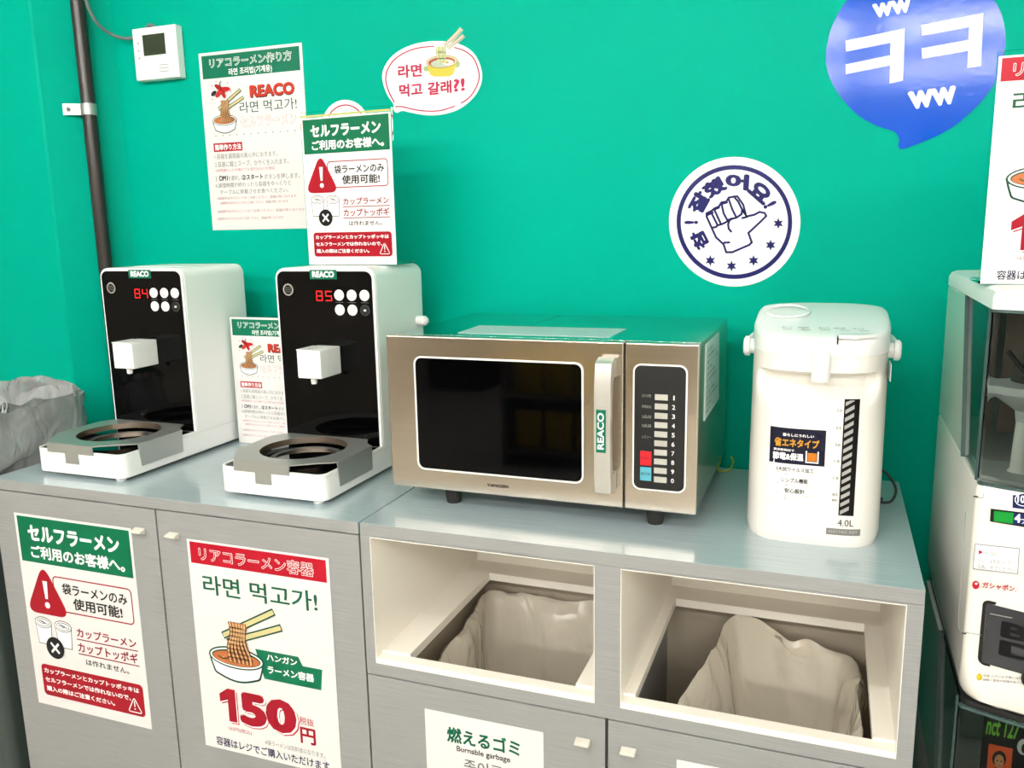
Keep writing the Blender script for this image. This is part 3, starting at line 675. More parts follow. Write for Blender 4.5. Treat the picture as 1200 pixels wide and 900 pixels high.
hd = MB().tube(catmull([(-.117, .0, .292), (-.116, .05, .298), (-.108, .12, .30), (-.08, .152, .302), (0, .160, .303), (.08, .152, .302), (.108, .12, .30), (.116, .05, .298), (.117, .0, .292)], 6), .006, 10); obj('carry_handle', hd, M['white'], t, smooth=60)
# front panel print
FY = .13-PC[1]
def fy(x, z=.15):  # front face of the superellipse
    a, b, e = .1035, HB, pe(z); return -b*(max(0., 1-abs(min(abs(x), a*.999)/a)**e))**(1/e)
p = Print(lambda u, v, l: (u-PC[0], fy(u-PC[0], v-CT)-.0006-l*EPS, v-CT))
def strip(p, x0, z0, x1, z1, c, l, g, n=6):
    for i in range(n): p.rect(x0+(x1-x0)*i/n, z0, x0+(x1-x0)*(i+1)/n, z1, c, l, g)
strip(p, -.079, .920, .003, 1.036, 'FDFBF7', 1, 'feature_sticker'); strip(p, -.079, .979, .003, 1.036, '1B1C33', 2, 'feature_sticker')
T = lambda s, a, b, c_, d, col, bo=.02: p.text(s, a, b, c_, d, col, bo, 4, 'feature_sticker')
T('暮らしにうれしい', -.060, 1.028, -.014, 1.023, WH, .03); T('省エネタイプ', -.072, 1.020, -.006, 1.006, 'E8A93A', .04); T('真空断熱材で', -.073, 1.003, -.042, .999, WH, .02); T('節電&保温', -.074, .997, -.028, .985, WH, .045)
p.poly([(-.025, 1.002), (-.023, 1.002), (-.023, .985), (-.008, .985), (-.008, 1.002), (-.006, 1.002), (-.006, .983), (-.025, .983)], WH, 4, 'feature_sticker'); p.rect(-.022, .986, -.009, .999, 'F08A2A', 4, 'feature_sticker')
T('3大抗ウイルス加工', -.068, .974, -.012, .967, '33302E', .02); T('シンプル機能', -.060, .957, -.020, .949, '33302E', .02); T('安心設計', -.054, .940, -.024, .932, '33302E', .02)
for z in (.964, .946, .928, .924): T('フッ素加工で汚れにくい', -.062, z, -.018, z-.0025, '9A948E', 0)
for z in (.9655, .9475, .930): p.rect(-.067, z-.0008, -.013, z, 'D9A05A', 4, 'feature_sticker')
strip(p, .0265, .903, .0485, 1.086, '0D0B0C', 1, 'level_gauge', 10)
for k in range(15):
    z = .9045+k*.0122
    p.poly([(.0285, z), (.0350, z+.0042), (.0410, z+.008), (.0410, min(1.084, z+.0142)), (.0350, min(1.084, z+.0104)), (.0285, min(1.084, z+.0062))], 'C9C6C2', 5, 'level_gauge')
for z, s in ((1.068, '3.5'), (1.041, '3.0'), (1.015, '2.0'), (.989, '1.5'), (.9625, '1.0'), (.936, '0.5'), (.927, '給水')):
    if s == '3.5': s = '3.0'
    elif s == '3.0': s = '2.5'
    p.text(s, .0165, z+.002, .0238, z-.002, '4A4644', .01, 2, 'scale_lettering')
p.text('4.0L', .026, .8965, .049, .886, '2E2C2E', .0, 2, 'scale_lettering')
strip(p, .010, .871, .0595, .8815, '918F8C', 1, 'grey_name_tag', 8); p.text('ELECTRIC POT', .014, .8785, .0555, .8745, 'D9D7D4', 0, 3, 'grey_name_tag')
p.build(t)
# small green lettered sticker on the right flank
bs = MB().box(.1025, .1040, -.105, -.06, .258, .284); obj('side_sticker', bs, pm('DCE7E2'), t)
pc = MB().tube(catmull([(.09, .12, .060), (.115, .11, .058), (.132, .108, .040), (.138, .106, .022), (.130, .104, .004), (.110, .10, .003), (.092, .098, .004)], 6), .0024, 8); obj('power_cord', pc, M['black'], t, smooth=60)
obj('cord_plug', MB().lathe([(.004, .0), (.0055, .006), (.0055, .02)], (.097, .100, .006), 12, 'x'), M['black'], t, smooth=40)

# ================================================================ WALL ITEMS
t = thing('howto_poster', 'white cooking guide poster with green header and noodle bowl, on the green wall', 'poster', (-1.357, YW-.0005, 1.3555)); notice_howto(t); howto = t
t2 = dup(howto, (-1.2145, .406, CT+.0005), 'smaller white cooking guide standing on the counter between the two noodle cookers', scale=.70)
stnd = MB().box(-.153, .153, .0, .005, 0, .437).box(-.153, .153, 0, .09, 0, .005); obj('acrylic_stand', stnd, M['acrylic'], t2, off=(0, -.0005, 0))
t3 = dup(ta, (-.955, .362, 1.2775), 'small white notice with green header and red triangle, standing on the right noodle cooker', scale=.70, rotz=math.radians(-3))
obj('acrylic_stand', MB().box(-.160, .160, .0, .006, -.0, .452).box(-.160, .160, 0, .11, 0, .006), M['acrylic'], t3, off=(0, -.0005, 0))
obj('yellow_edge_tape', MB().box(-.159, .159, -.0016, -.0002, .437, .4425), pm('DDE08A'), t3)

# control box with cable
t = thing('wall_controller', 'white thermostat box with small dark display, high on the left of the green wall', 'thermostat', (-1.622, YW, 1.734))
obj('case', MB().box(-.069, .069, -.026, -.0005, 0, .126), M['white'], t, bevel=.003)
obj('display', MB().box(-.036, .034, -.0275, -.0255, .058, .108), M['lcd'], t, bevel=.0008)
obj('cover_flap', MB().box(-.066, .066, -.0272, -.0255, .004, .05), M['white'], t, bevel=.0008)
for k in range(4): obj('label_dot', MB().lathe([(.003, -.0266), (.003, -.0255)], (-.052+(k > 2)*.09, 0, .09-.018*k), 10, 'y'), pm('CFCFCC'), t)
p = Print(lambda u, v, l: (u, -.0275-l*EPS, v))
for k in range(3): p.rect(.01, .016+k*.008, .04, .018+k*.008, 'C4C4C0', 1, 'cover_marking')
p.build(t)
c0 = [at_y(98, -30, .44), at_y(101, 0, .47), at_y(113, 26, .50), at_y(132, 41, .55), at_y(152, 45, .582), at_y(168, 36, .590), at_y(176, 29, .592), at_y(184, 34, .592)]
cb = obj('cable', MB().tube(catmull(c0, 8), .0042, 10), M['cable'], smooth=60); tag(cb, 'thin grey cable looping down from above to the white thermostat', 'cable')

# conduit
px, py = -1.803, .520
t = thing('conduit_pipe', 'dark brown vertical pipe clamped to the green pier at the left', 'pipe', (px, py, 0))
obj('pipe', MB().lathe([(.0175, 0.001), (.0175, CEIL-.001)], (0, 0, 0), 24), M['pipe'], t, smooth=40)
zc = 1.665
cl = MB().lathe([(.0195, zc-.014), (.0195, zc+.014)], (0, 0, 0), 24)
ux, uy = -.599, -.80; nx, ny = .80, -.60   # along the pier face, and out of it
def fp_(a, b): return (ux*a+nx*b, uy*a+ny*b)
cl.prism([fp_(.017, -.006), fp_(.058, -.0215), fp_(.058, -.0195), fp_(.018, -.001)], zc-.014, zc+.014)
o = obj('pipe_clamp', cl, M['galv'], t, smooth=40); obj('screw', MB().lathe([(.0055, -.002), (.0055, .001)], (fp_(.046, -.014)[0], fp_(.046, -.014)[1], zc), 12, 'y'), M['chrome'], o)

# stickers: artwork measured on the wall plane
def sticker(name, label, outline_px, y=YW, th=.0007, color='FBFAF8', cat='sticker'):
    pts = [at_y(u, v, y) for u, v in outline_px]; cx = sum(q.x for q in pts)/len(pts); z0 = min(q.z for q in pts)
    t = thing(name, label, cat, (cx, y-.0003, z0)); off = (cx, y-.0003, z0)
    obj('vinyl_sheet', MB().prism([(q.x, q.z) for q in pts], y-.0003-th, y-.0003, 'y'), pm(color), t, off=off)
    p = Print(lambda u, v, l: tuple(at_y(u, v, y-.0003-th-l*EPS))); return t, p, off
# speech bubble with the noodle pot
def bb(pts): return [(380+x/5.4545, 20+y/5.4545) for x, y in pts]
ol = catmull([(x, y, 0) for x, y in bb([(372, 395), (385, 320), (440, 245), (530, 190), (640, 160), (760, 155), (870, 175), (950, 225), (995, 300), (1010, 385), (990, 460), (940, 530), (860, 590), (760, 622), (660, 628), (560, 612), (500, 600), (462, 612), (440, 585), (445, 560), (400, 490)])], 5, True)
t, p, off = sticker('speech_bubble_sticker', 'white speech bubble sticker with pink Korean lettering and a yellow noodle pot', [(q.x, q.y) for q in ol])
PK = 'D8265A'
for seg in ([(700, 186), (600, 198), (520, 225), (450, 270), (405, 335), (393, 400), (410, 470), (447, 545)], [(832, 194), (900, 218), (955, 265), (985, 340), (988, 400), (960, 470), (920, 520), (875, 550)], [(455, 573), (500, 573), (560, 588), (640, 600), (740, 598), (833, 570)]):
    c = catmull([(x, y, 0) for x, y in bb(seg)], 5); p.line([(q.x, q.y) for q in c], 1.5, PK, 1, 'bubble_outline')
def fr(x0, y0, x1, y1, h): a, b = bb([(x0, y0), (x1, y1)]); c = bb([(x0-3, y0-h)])[0]; return (a, b, c)
p.text('라면', 0, 0, 1, 1, PK, .035, frame=fr(472, 393, 625, 380, 84)); p.text('먹고', 0, 0, 1, 1, PK, .035, frame=fr(480, 515, 630, 500, 84)); p.text('갈래', 0, 0, 1, 1, PK, .035, frame=fr(662, 502, 815, 485, 84)); p.text('?!', 0, 0, 1, 1, PK, .035, frame=fr(828, 480, 900, 470, 82))
def be(x, y, a, b, c, l, rot=0): q = bb([(x, y)])[0]; p.ell(q[0], q[1], a/5.4545, b/5.4545, c, l, 'noodle_pot_drawing', rot)
be(655, 330, 22, 17, 'BFD08A', 2); be(848, 300, 20, 22, 'BFD08A', 2); p.poly(bb([(652, 290), (675, 368), (700, 380), (800, 380), (828, 360), (850, 275)]), 'F4E04E', 3, 'noodle_pot_drawing')
be(752, 285, 102, 42, 'C9A23A', 4, -.08); be(752, 285, 97, 37, 'F3E9C8', 5, -.08); be(750, 287, 86, 31, 'C8643A', 6, -.08); be(755, 294, 74, 25, 'D9E4D0', 7, -.08); be(790, 292, 32, 16, 'FFFFFF', 8); be(786, 290, 11, 8, 'F2C83A', 9)
for a, b in (((770, 180), (868, 82)), ((795, 195), (885, 122))):
    q = bb([a, b]); p.line(q, 4.0, '9BAA72', 1, 'chopsticks_drawing'); p.line(q, 2.8, 'F3EBD2', 11, 'chopsticks_drawing')
for k in range(5): p.line(bb([(722+12*k, 190), (716+14*k, 225), (728+11*k, 265), (735+9*k, 290)]), 1.9, ('EEEEB8', 'D8DC96')[k % 2], 12+k % 2, 'noodle_pot_drawing')
p.build(t, off=off)
# chopstick ends stick out past the bubble: give them their own vinyl
mb = MB()
for a, b in (((800, 165), (878, 74)), ((840, 165), (892, 118))):
    A, Bq = bb([a, b]); A = Vector(A); Bq = Vector(Bq); n = (Bq-A).normalized(); n = Vector((-n.y, n.x))*2.6
    mb.prism([(q.x, q.z) for q in [at_y(*(A+n), YW), at_y(*(Bq+n), YW), at_y(*(Bq-n), YW), at_y(*(A-n), YW)]], YW-.0009, YW-.0003, 'y')
obj('chopstick_vinyl', mb, pm('F1EBD8'), t, off=off)
# second, mostly hidden bubble
c = [(405+27*math.cos(a), 146+29*math.sin(a)) for a in [2*math.pi*i/32 for i in range(32)]]
t, p, off = sticker('round_bubble_sticker', 'small white sticker with pink rim peeking out behind the standing notice', c)
p.line([(405+22*math.cos(a), 147+24*math.sin(a)) for a in [2*math.pi*i/32 for i in range(32)]], 1.6, PK, 1, 'pink_rim', True); p.build(t, off=off)
# thumbs-up stamp sticker
cx0, cy0 = 861, 260
def cc(x, y): return (760+x/5, 170+y/5)
t, p, off = sticker('stamp_sticker', 'round white sticker with a navy thumbs-up hand, stars and Korean lettering', [cc(505+385*math.cos(a), 449+380*math.sin(a)) for a in [2*math.pi*i/64 for i in range(64)]])
NB = '1C1A6E'
p.poly([cc(503+339*math.cos(a), 451+334*math.sin(a)) for a in [2*math.pi*i/64 for i in range(64)]], NB, 1, 'navy_ring'); p.poly([cc(503+314*math.cos(a), 451+308*math.sin(a)) for a in [2*math.pi*i/64 for i in range(64)]], WH, 2, 'navy_ring')
for u, v in ((760, 459), (715, 586), (615, 677), (486, 709), (362, 677)):
    pts = []
    for k in range(12):
        r = 33 if k % 2 == 0 else 16; a = math.pi*k/6+.52; pts.append(cc(u+r*math.cos(a), v+r*math.sin(a)))
    p.poly(pts, NB, 3, 'star#%d' % u)
for ch, ang, r0, r1, wd in (('참', 207, 184, 262, 112), ('!', 180.5, 212, 282, 20), ('잘', 151, 186, 276, 128), ('했', 120, 186, 270, 136), ('어', 86, 188, 272, 140), ('요', 49, 182, 270, 138), ('!', 26, 190, 262, 22)):
    # the original letters run round the rim; each has its own frame
    a = math.radians(ang); R0 = Vector((math.cos(a), -math.sin(a))); Tn = Vector((math.sin(a), math.cos(a)))
    C0 = Vector((503, 451))+R0*r0; C1 = Vector((503, 451))+R0*(r1+12)
    p.text(ch, 0, 0, 1, 1, NB, .06, 3, 'lettering', frame=(cc(*(C0-Tn*wd/2)), cc(*(C0+Tn*wd/2)), cc(*(C1-Tn*wd/2))))
H = [[(455, 628), (440, 582), (395, 540), (370, 485), (340, 418), (340, 400), (370, 385), (385, 372), (412, 360), (428, 335), (455, 332), (470, 308), (500, 302), (525, 330), (552, 385), (575, 418), (620, 408), (650, 392), (680, 398), (690, 415), (650, 455), (585, 515), (605, 570), (590, 585), (490, 628), (455, 628)],
     [(372, 485), (395, 480), (405, 470), (372, 405)], [(384, 375), (425, 465), (448, 455)], [(428, 345), (440, 400), (462, 440), (490, 430)], [(470, 318), (490, 375), (515, 425), (545, 405), (548, 385)], [(345, 410), (378, 395)], [(385, 378), (415, 365)], [(430, 345), (462, 335)],
     [(475, 440), (466, 465), (470, 490), (485, 508)], [(442, 572), (475, 570)], [(548, 428), (580, 420)], [(500, 302), (520, 300), (555, 350), (570, 410)], [(405, 470), (425, 465)], [(448, 455), (465, 445), (490, 432), (515, 425)]]
for s in H: p.line([cc(*q) for q in s], 2.5, NB, 3, 'thumbs_up_drawing')
p.build(t, off=off)
# blue laughing bubble
def cb_(x, y): return (950+x/4.5, y/4.5)
bl = catmull([(*cb_(x, y), 0) for x, y in [(80, 330), (85, 240), (120, 120), (190, 5), (300, -90), (440, -150), (600, -165), (760, -140), (900, -70), (985, 30), (1025, 160), (1020, 290), (980, 420), (900, 535), (790, 640), (700, 700), (600, 745), (540, 768), (495, 784), (472, 786)]], 5)
br = catmull([(*cb_(x, y), 0) for x, y in [(472, 786), (462, 770), (466, 735), (452, 705), (425, 688), (340, 660), (240, 600), (150, 500), (100, 410), (80, 330)]], 5)
t, p, off = sticker('blue_bubble_sticker', 'large glossy blue speech bubble sticker with white Korean letters, upper right', [(q.x, q.y) for q in bl]+[(q.x, q.y) for q in br[1:-1]], color='0846BC')
bm_ = PM['0846BC']; bm_.node_tree.nodes['Principled BSDF'].inputs['Base Color'].default_value = (*lin('0650C6'), 1); bm_.node_tree.nodes['Principled BSDF'].inputs['Specular IOR Level'].default_value = .3; bm_.node_tree.nodes['Principled BSDF'].inputs['Roughness'].default_value = .1; add_noise(bm_, nscale=120, detail=2, bump=.12, dist=.001)
for dx, dy in ((0, 0),):
    p.poly([cb_(*q) for q in [(183, 215), (497, 150), (487, 425), (415, 440), (418, 345), (186, 391), (184, 340), (419, 292), (422, 225), (187, 272)]], WH, 1, 'white_lettering')
    p.poly([cb_(*q) for q in [(582, 132), (910, 70), (898, 348), (826, 360), (830, 268), (588, 310), (585, 255), (832, 210), (836, 143), (588, 188)]], WH, 1, 'white_lettering')
for x0, y0, x1, y1, hx, hy in ((352, 98, 545, 62, -28, -75), (540, 580, 785, 545, -32, -95)):
    p.text('ww', 0, 0, 1, 1, WH, .05, 1, 'white_lettering', frame=(cb_(x0-20, y0), cb_(x1-10, y1), cb_(x0-20+hx*.3, y0+hy)))
p.build(t, off=off)

# ================================================================ LEFT BIN WITH CLEAR BAG
t = thing('refuse_bin', 'grey bin coloured dark as if shaded, with a crumpled clear bag, left of the noodle cookers', 'bin', (-1.86, .14, 0))
hx, hy = .185, .16
obj('bin_body', MB().loft([[(x*s, y*s, z) for x, y in rrect(-hx, hx, -hy, hy, .03)] for z, s in ((.001, .9), (.86, 1), (.86, .96), (.02, .86))], True, True, True), M['darkbin'], t, smooth=40)
film_bag([(x*1.03, y*1.03, .985+.02*math.sin(x*19)) for x, y in [(-.18, -.15), (-.09, -.165), (0, -.16), (.1, -.165), (.18, -.14), (.19, -.05), (.195, .05), (.18, .15), (.08, .165), (0, .16), (-.1, .165), (-.19, .13), (-.195, 0)]], .28, .115, 5.5, 'clear_film', 'clear_bag', t, sx=.7, amp=.02, cuffout=.004)
film_bag([(x*1.0, y*1.0, 1.0+.018*math.sin(x*23+1)) for x, y in [(-.17, -.14), (-.09, -.155), (0, -.15), (.1, -.155), (.17, -.13), (.18, -.05), (.183, .05), (.17, .14), (.08, .155), (0, .15), (-.1, .155), (-.18, .12), (-.185, 0)]], .2, .16, 1.5, 'clear_film', 'clear_bag_fold', t, sx=.95, amp=.024, cuffout=.008)

# ================================================================ CAPSULE MACHINES
GX0, GX1, GY1 = .19, .60, .435
def gyf(x):
    c = (GX0+GX1)/2; return -.006-.05*(1-((x-c)/((GX1-GX0)/2))**2)
def gfoot(ins=0., back=GY1, n=26, R=.010):
    """plan outline from the back-left corner round the bowed front to the back-right corner"""
    x0, x1 = GX0+ins, GX1-ins; pts = [(x0, back)]
    for i in range(7):
        a = math.radians(180+90*i/6); pts.append((x0+R+R*math.cos(a), gyf(x0+R)+ins+R+R*math.sin(a)))
    for i in range(1, n): x = x0+R+(x1-x0-2*R)*i/n; pts.append((x, gyf(x)+ins))
    for i in range(7):
        a = math.radians(270+90*i/6); pts.append((x1-R+R*math.cos(a), gyf(x1-R)+ins+R+R*math.sin(a)))
    pts.append((x1, back)); return pts
def gpt(u, v, eps=0):
    y = -.015
    for _ in range(6):
        q = at_y(u, v, y); y = gyf(max(GX0+.02, min(GX1-.02, q.x)))
    return at_y(u, v, y-eps)
def capsule(zb, label, upper):
    t = thing('capsule_machine', label, 'vending machine', (.395, .2, zb), 'stacked capsule machines'); off = (.395, .2, zb)
    z0, z1, z2, z3 = (zb, zb+.305, zb+.535, zb+.560) if upper else (zb, zb+.305, zb+.552, zb+.5605)
    def G(name, m, mt, par=None, **k): return obj(name, m, mt, t if par is None else par, off=off, **k)
    # lower body with rounded front bottom edge
    rings = []
    for z, ins, cr_ in ((z0, .012, .045), (z0+.005, .005, .04), (z0+.014, .002, .034), (z0+.028, 0, .026), (z0+.042, 0, .018), (z0+.055, 0, .012), (z0+.08, 0, .010), (z1-.004, 0, .010), (z1, .002, .010)):
        rings.append([(x, y, z) for x, y in gfoot(ins, R=cr_)])
    G('lower_body', MB().loft(rings, True, True, True), M['gloss_cream'], smooth=35)
    # side columns and back panel
    for xa, xb in ((GX0, GX0+.012), (GX1-.012, GX1)):
        G('side_column', MB().prism([(.140, z1+.001), (GY1, z1+.001), (GY1, z2-.001), (.222, z2-.001)], xa, xb, 'x'), M['gloss_cream'], bevel=.003)
    G('back_panel', MB().box(GX0+.013, GX1-.013, GY1-.012, GY1, z1+.001, z2-.001), pm('9FB0A6'))
    # lid
    G('top_lid', MB().loft([[(x, y, z) for x, y in gfoot(ins)] for z, ins in (((z2, .0), (z3-.01, .0), (z3-.003, .004), (z3, .012), (z3+.0005, .03)) if upper else ((z2, .006), (z3, .006)))], True, True, True), M['white'] if upper else M['black'], smooth=35)
    # wrap-round window: front part plus slanted-ended side
    ft = gfoot(.0045)[1:-1]
    wm = MB(); n = len(ft)
    wm.loft([[(x, y, z1+.001) for x, y in ft], [(x, y, z2-.001) for x, y in ft]], False)
    ft2 = gfoot(.0065)[1:-1]; wm.loft([[(x, y, z2-.001) for x, y in ft2], [(x, y, z1+.001) for x, y in ft2]], False)
    for x, x_ in ((GX0+.0045, GX0+.0065), (GX1-.0065, GX1-.0045)): wm.prism([(gyf(GX0)+.03, z1+.001), (.139, z1+.001), (.221, z2-.001), (gyf(GX0)+.03, z2-.001)], x, x_, 'x')
    G('display_window', wm, M['glassy'], smooth=40)
    fr_ = MB()
    for zz in (z1+.0005, z2-.004): fr_.loft([[(x, y, zz) for x, y in gfoot(.001)[1:-1]], [(x, y, zz+.0035) for x, y in gfoot(.001)[1:-1]], [(x, y, zz+.0035) for x, y in gfoot(.006)[1:-1]], [(x, y, zz) for x, y in gfoot(.006)[1:-1]]], False)
    fr_.prism([(.139, z1), (.143, z1), (.225, z2-.001), (.221, z2-.001)], GX0-.0008, GX0+.006, 'x')
    fr_.box(GX0+.0010, GX0+.0042, .018, .021, z1, z2)
    G('window_seal', fr_, pm('4E6462'))
    return t, off, G, (z0, z1, z2, z3)
t, off, G, (z0, z1, z2, z3) = capsule(.702, 'upper white capsule toy machine with green credit display, stacked on another at right', True)
# mechanism inside
G('inner_card', MB().box(.232, .57, .118, .121, z1+.05, z2-.004), M['brown'])
G('funnel', MB().lathe([(.010, z1+.075), (.012, z1+.09), (.05, z1+.115), (.052, z1+.125), (.049, z1+.126), (.008, z1+.095)], (.255, .07, 0), 24), M['funnel'], smooth=40)
G('funnel_post', MB().lathe([(.018, z1+.002), (.012, z1+.01), (.0095, z1+.075)], (.255, .07, 0), 20), M['cream'], smooth=40)
G('inner_floor', MB().prism([(GX0+.014, .13), (GX0+.014, .03), (.24, .0), (.54, -.02), (.57, .13)], z1+.0008, z1+.006), pm('DAD8D2'))
G('agitator_arm', MB().tube([(.226, .06, z1+.17), (.25, .05, z1+.14), (.275, .06, z1+.118)], .003, 8), M['black'], smooth=50)
G('inner_dome', MB().lathe([(.048, z1+.128), (.045, z1+.15), (.032, z1+.17), (.012, z1+.18)], (.285, .08, 0), 22), M['glassy'], smooth=50)
G('instruction_card', MB().box(.246, .36, -.005, -.003, z1+.012, z1+.10), pm('2B2326'))
p = Print(lambda u, v, l: (u, -.0052-l*EPS, v)); p.poly(rrect(.250, .32, z1+.055, z1+.085, .005), WH, 1, 'card_marking'); p.text('商品', .254, z1+.078, .29, z1+.062, '2A2A2A', .02, 2, 'card_marking')
for k in range(4): p.text('ご注意ください', .250, z1+.048-.008*k, .30, z1+.043-.008*k, 'E8E4E0', .01, 2, 'card_marking')
p.build(t, off=off)
# front print measured on the bowed front
p = Print(lambda u, v, l: tuple(gpt(u, v, .0010+l*EPS)))
def gq(l, c, lay, g, n=8):
    A, B_, C_, D_ = [Vector(q) for q in (l if len(l) == 4 else list(l)+[l[-1]])]
    for i in range(n):
        a, b = i/n, (i+1)/n; p.poly([tuple(A.lerp(B_, a)), tuple(A.lerp(B_, b)), tuple(D_.lerp(C_, b)), tuple(D_.lerp(C_, a))], c, lay, g)
gq([(1161, 596), (1202, 601), (1202, 618), (1160, 611)], '1A1414', 1, 'credit_display'); gq([(1163.5, 598.5), (1188, 601), (1187, 614), (1163, 610.5)], '18A03C', 2, 'credit_display'); gq([(1188, 601), (1215, 604), (1215, 617), (1187, 614)], '1B2A6B', 2, 'credit_display')
p.text('4', 0, 0, 1, 1, WH, .05, 3, 'credit_display', frame=((1188.5, 612), (1196, 613), (1189, 601.5))); p.text('プレイ', 0, 0, 1, 1, WH, .02, 3, 'credit_display', frame=((1197, 614), (1212, 616), (1197, 607)))
gq([(1187, 580), (1225, 585), (1224, 600), (1186.5, 595)], '16265F', 1, 'coin_badge')
p.ell(1200, 585.5, 11, 8, WH, 2, 'coin_badge'); p.ell(1200, 585.5, 9.8, 7, '16265F', 3, 'coin_badge'); p.text('100', 0, 0, 1, 1, WH, .04, 4, 'coin_badge', frame=((1192, 589), (1206, 590.5), (1192.5, 580)))
gq([(1142.5, 637), (1195, 642.5), (1193, 673), (1140, 667)], 'A9A7B0', 1, 'instruction_sticker'); gq([(1143.5, 638.2), (1194, 643.5), (1192, 672), (1141, 666)], 'F7F5F5', 2, 'instruction_sticker')
gq([(1147, 644.5), (1152, 647), (1147, 650)], 'C8142D', 3, 'instruction_sticker')
for k, (s, a, b) in enumerate((('を矢印に', 1154, 1168), ('ハンドルをゆっくり', 1146, 1184), ('回転させてください。', 1146, 1190))):
    y = 651+k*7.5; p.text(s, 0, 0, 1, 1, '77757C', .0, 3, 'instruction_sticker', frame=((a, y), (b, y+(b-a)*.11), (a+.4, y-5)))
p.ell(1143.5, 685.5, 4.2, 5, 'C8142D', 1, 'capsule_logo'); p.ell(1144, 684, 1.6, 1.3, WH, 2, 'capsule_logo')
p.text('ガシャポン.', 0, 0, 1, 1, 'C8142D', .03, 1, 'logo_lettering', frame=((1151, 689), (1191, 694), (1151.5, 681.5)))
# joint of the front cover and hinge
p.line([(1131.5, 600), (1123, 730), (1125, 739), (1130, 741), (1150, 744)], .7, 'A9A49C', 1, 'cover_joint'); p.line([(1127.5, 742), (1132, 742.6)], 1.6, '3A3836', 2, 'cover_joint')
p.line([(1153, 577), (1152, 584), (1140, 582)], .6, '8A867F', 1, 'cover_joint'); p.line([(1141, 581.5), (1146, 582)], 1.2, '3A3836', 2, 'cover_joint')
p.ell(1147.5, 793.5, 3.3, 4, 'E8D23A', 1, 'warning_mark'); p.text('注意 小さいお子様には与えないでください', 0, 0, 1, 1, '6A6880', .0, 1, 'warning_lettering', frame=((1152, 793), (1230, 799), (1152, 790))); p.text('誤飲・窒息の危険があります。保護者の方が', 0, 0, 1, 1, '6A6880', .0, 1, 'warning_lettering', frame=((1152, 798), (1230, 804), (1152, 795)))
p.build(t, off=off)
# prize chute: recessed dark pocket with flap
ch0 = gpt(1151, 702); ch1 = gpt(1145, 777)
cz0, cz1 = ch1.z, ch0.z; cxa = .2075; cxb = .42
fm = MB()
def band(m, x0, x1, zA, zB, d0, d1, n=10):
    xs = [x0+(x1-x0)*i/n for i in range(n+1)]
    m.loft([[(x, gyf(x)-d, z) for x in xs] for z, d in ((zA, d0), (zB, d1))], False)
pts = rrect(cxa, cxb, cz0, cz1, .008)
m = MB(); m.loft([[(x, gyf(x)-.0015, z) for x, z in pts], [(x, gyf(x)+.0005, z) for x, z in pts]], True)
inner = rrect(cxa+.004, cxb-.004, cz0+.003, cz1-.004, .006); m.loft([[(x, gyf(x)-.0015, z) for x, z in pts], [(x, gyf(x)-.0008, z) for x, z in inner]], True)
cr = G('chute_frame', m, pm('2A2624'), smooth=30)
m = MB(); zc_ = (cz0+cz1)/2
xs = [cxa+.004+(cxb-cxa-.008)*i/16 for i in range(17)]; rows = []
for k in range(9):
    a = k/8; z = cz0+.003+(cz1-cz0-.007)*a; bulge = .006*math.sin(math.pi*a)
    rows.append([(x, gyf(x)-.001-bulge*min(1, (x-cxa-.004)/.01+.1), z) for x in xs])
m.loft(rows, False); G('chute_flap', m, mat('smoked_flap', '35363A', .12, spec=.6), smooth=60)
p = Print(lambda u, v, l: (u, gyf(u)-.0078-l*EPS, v)); p.text('BAN', .228, cz1-.020, .34, cz1-.042, '111114', .04, 1, 'embossed_lettering'); p.text('DAI', .228, cz1-.046, .34, cz1-.068, '111114', .04, 1, 'embossed_lettering'); p.rect(.215, cz1-.0155, .40, cz1-.014, 'A09C96', 1, 'highlight_edge'); p.build(t, off=off)
m = MB(); m.lathe([(.018, -.0005), (.018, .0005)], (.272, gyf(.272)-.003, cz0+.002), 24, 'y'); G('finger_notch', m, M['black'])

t, off, G, (z0, z1, z2, z3) = capsule(.141, 'lower white capsule toy machine with black poster behind its window', False)
G('window_poster', MB().loft([[(x, gyf(x)+.010, z) for x in [.222+.33*i/12 for i in range(13)]] for z in (z1+.01, z2-.003)], False), pm('151316'))
def g2(u, v, l):
    y = -.01
    for _ in range(6): q = at_y(u, v, y); y = gyf(max(GX0+.02, min(GX1-.02, q.x)))+.0094
    return tuple(at_y(u, v, y-l*EPS))
p = Print(g2)
p.text('nct 127', 0, 0, 1, 1, '7CC242', .03, 1, 'green_title', frame=((1155, 860), (1193, 867), (1158.5, 838)))
p.poly([(1159, 871), (1187, 877), (1184, 912), (1156, 906)], 'E2552B', 1, 'orange_portrait')
p.ell(1171, 889, 8.2, 9.5, '1A1212', 2, 'orange_portrait'); p.ell(1171, 892, 5.6, 8, 'C98B62', 3, 'orange_portrait'); p.ell(1168.7, 891, 1.1, .8, '2A1A14', 4, 'orange_portrait'); p.ell(1173.5, 892, 1.1, .8, '2A1A14', 4, 'orange_portrait'); p.rect(1169.5, 897, 1173, 898, '8A3A30', 4, 'orange_portrait'); p.poly([(1159, 904), (1166, 899), (1177, 901), (1184, 908), (1183, 912), (1157, 907)], '1B1B22', 4, 'orange_portrait')
p.ell(1200, 875, 8, 9.5, 'D9D4CE', 1, 'round_portrait'); p.ell(1201, 877, 4, 6, '1C1A1C', 2, 'round_portrait')
p.build(t, off=off)
for k, (x, y, z) in enumerate(((.215, .06, .465), (.226, .03, .50), (.22, .09, .545))):
    pass
cabx = thing('machine_stand', 'low white stand under the two stacked capsule machines', 'stand', (.395, .2, 0))
obj('stand_box', MB().box(-.19, .19, -.17, .23, 0, .1405), M['cream'], cabx, bevel=.003)
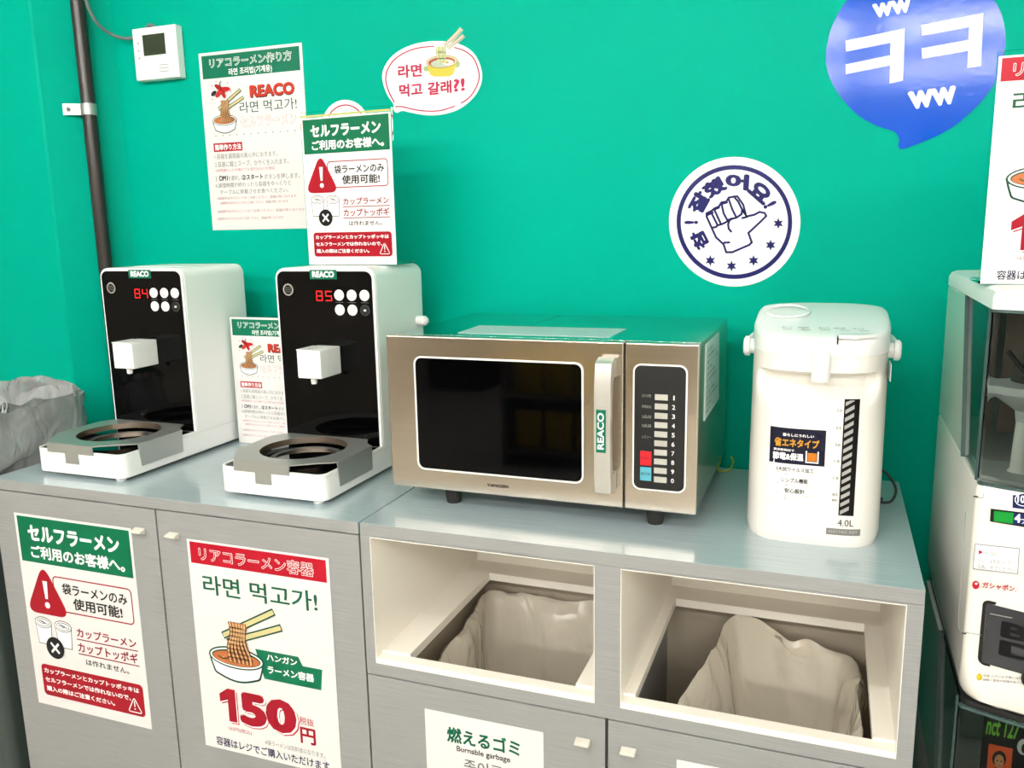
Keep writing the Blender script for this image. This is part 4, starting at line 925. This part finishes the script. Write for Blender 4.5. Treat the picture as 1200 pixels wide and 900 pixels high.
# price sign standing on the upper machine
t4 = dup(tb, (.291, .075, 1.2635), 'price poster with red header and noodle bowl, standing on top of the capsule machine', scale=.665)
obj('acrylic_stand', MB().box(-.160, .160, .0, .006, 0, .445).box(-.160, .160, 0, .12, 0, .006), M['acrylic'], t4, off=(0, -.0005, 0))

# ================================================================ SHOP SHELF BEHIND THE CAMERA (seen in the reflections)
t = thing('display_shelf', 'beige shop shelf across the aisle, mirrored in the microwave window', 'shelf', (-1.4, -3.1, 0))
obj('back_board', MB().box(-.3, .3, -.22, -.2, 0, .75), pm('C9BDA8'), t)
for z in (.1, .42): obj('shelf_board', MB().box(-.3, .3, -.2, .2, z-.02, z), pm('A89C88'), t)
for x in (-.31, .31): obj('side_panel', MB().box(x-.01, x+.01, -.22, .2, 0, .75), pm('8E8474'), t)
pk0 = None
for z, rw in ((.101, 'lower'), (.421, 'upper')):
    for i in range(3):
        x = -1.58+.18*i; lb = f"yellow snack packet, {('left', 'middle', 'right')[i]} one on the {rw} board of the shop shelf"
        if pk0 is None:
            m = MB().loft([[(a*.08*sx, b*.03*sy, zz) for a, b in ((-1, -.3), (-.5, -1), (.5, -1), (1, -.3), (1, .3), (.5, 1), (-.5, 1), (-1, .3))] for zz, sx, sy in ((0, 1, .3), (.02, 1, .8), (.12, .97, 1.), (.2, 1, .7), (.225, 1, .05))], True, True, True)
            pk0 = c = obj('snack_pack', m, M['yellow'], None, smooth=50)
        else:
            c = pk0.copy(); COL.objects.link(c)
        c.location = (x, -2.97, z); tag(c, lb, 'snack packet', 'yellow snack packets on the shop shelf')

for x, wd, h, c, lb in ((-2.9, .5, 1.9, '4A3B34', 'dark brown tall unseen cabinet added for reflections, leftmost at the far wall'), (-2.1, .35, 1.9, '6B2F2A', 'dark red tall unseen cabinet added for reflections between the other two at the far wall'), (-1.25, .3, 1.8, '3A3A3C', 'charcoal narrow unseen cabinet added for reflections, rightmost at the far wall')):
    t = thing('reflection_cabinet', lb, 'cabinet', (x, -5.1, 0), 'unseen cabinets added for steel reflections')  # invented, out of view; added to put dark bands into the steel
    obj('cabinet_body', MB().box(-wd/2, wd/2, -.2, .2, 0, h), pm(c), t, bevel=.01); obj('door', MB().box(-wd/2+.02, wd/2-.02, .2005, .215, .08, h-.04), pm(c), t, bevel=.004)
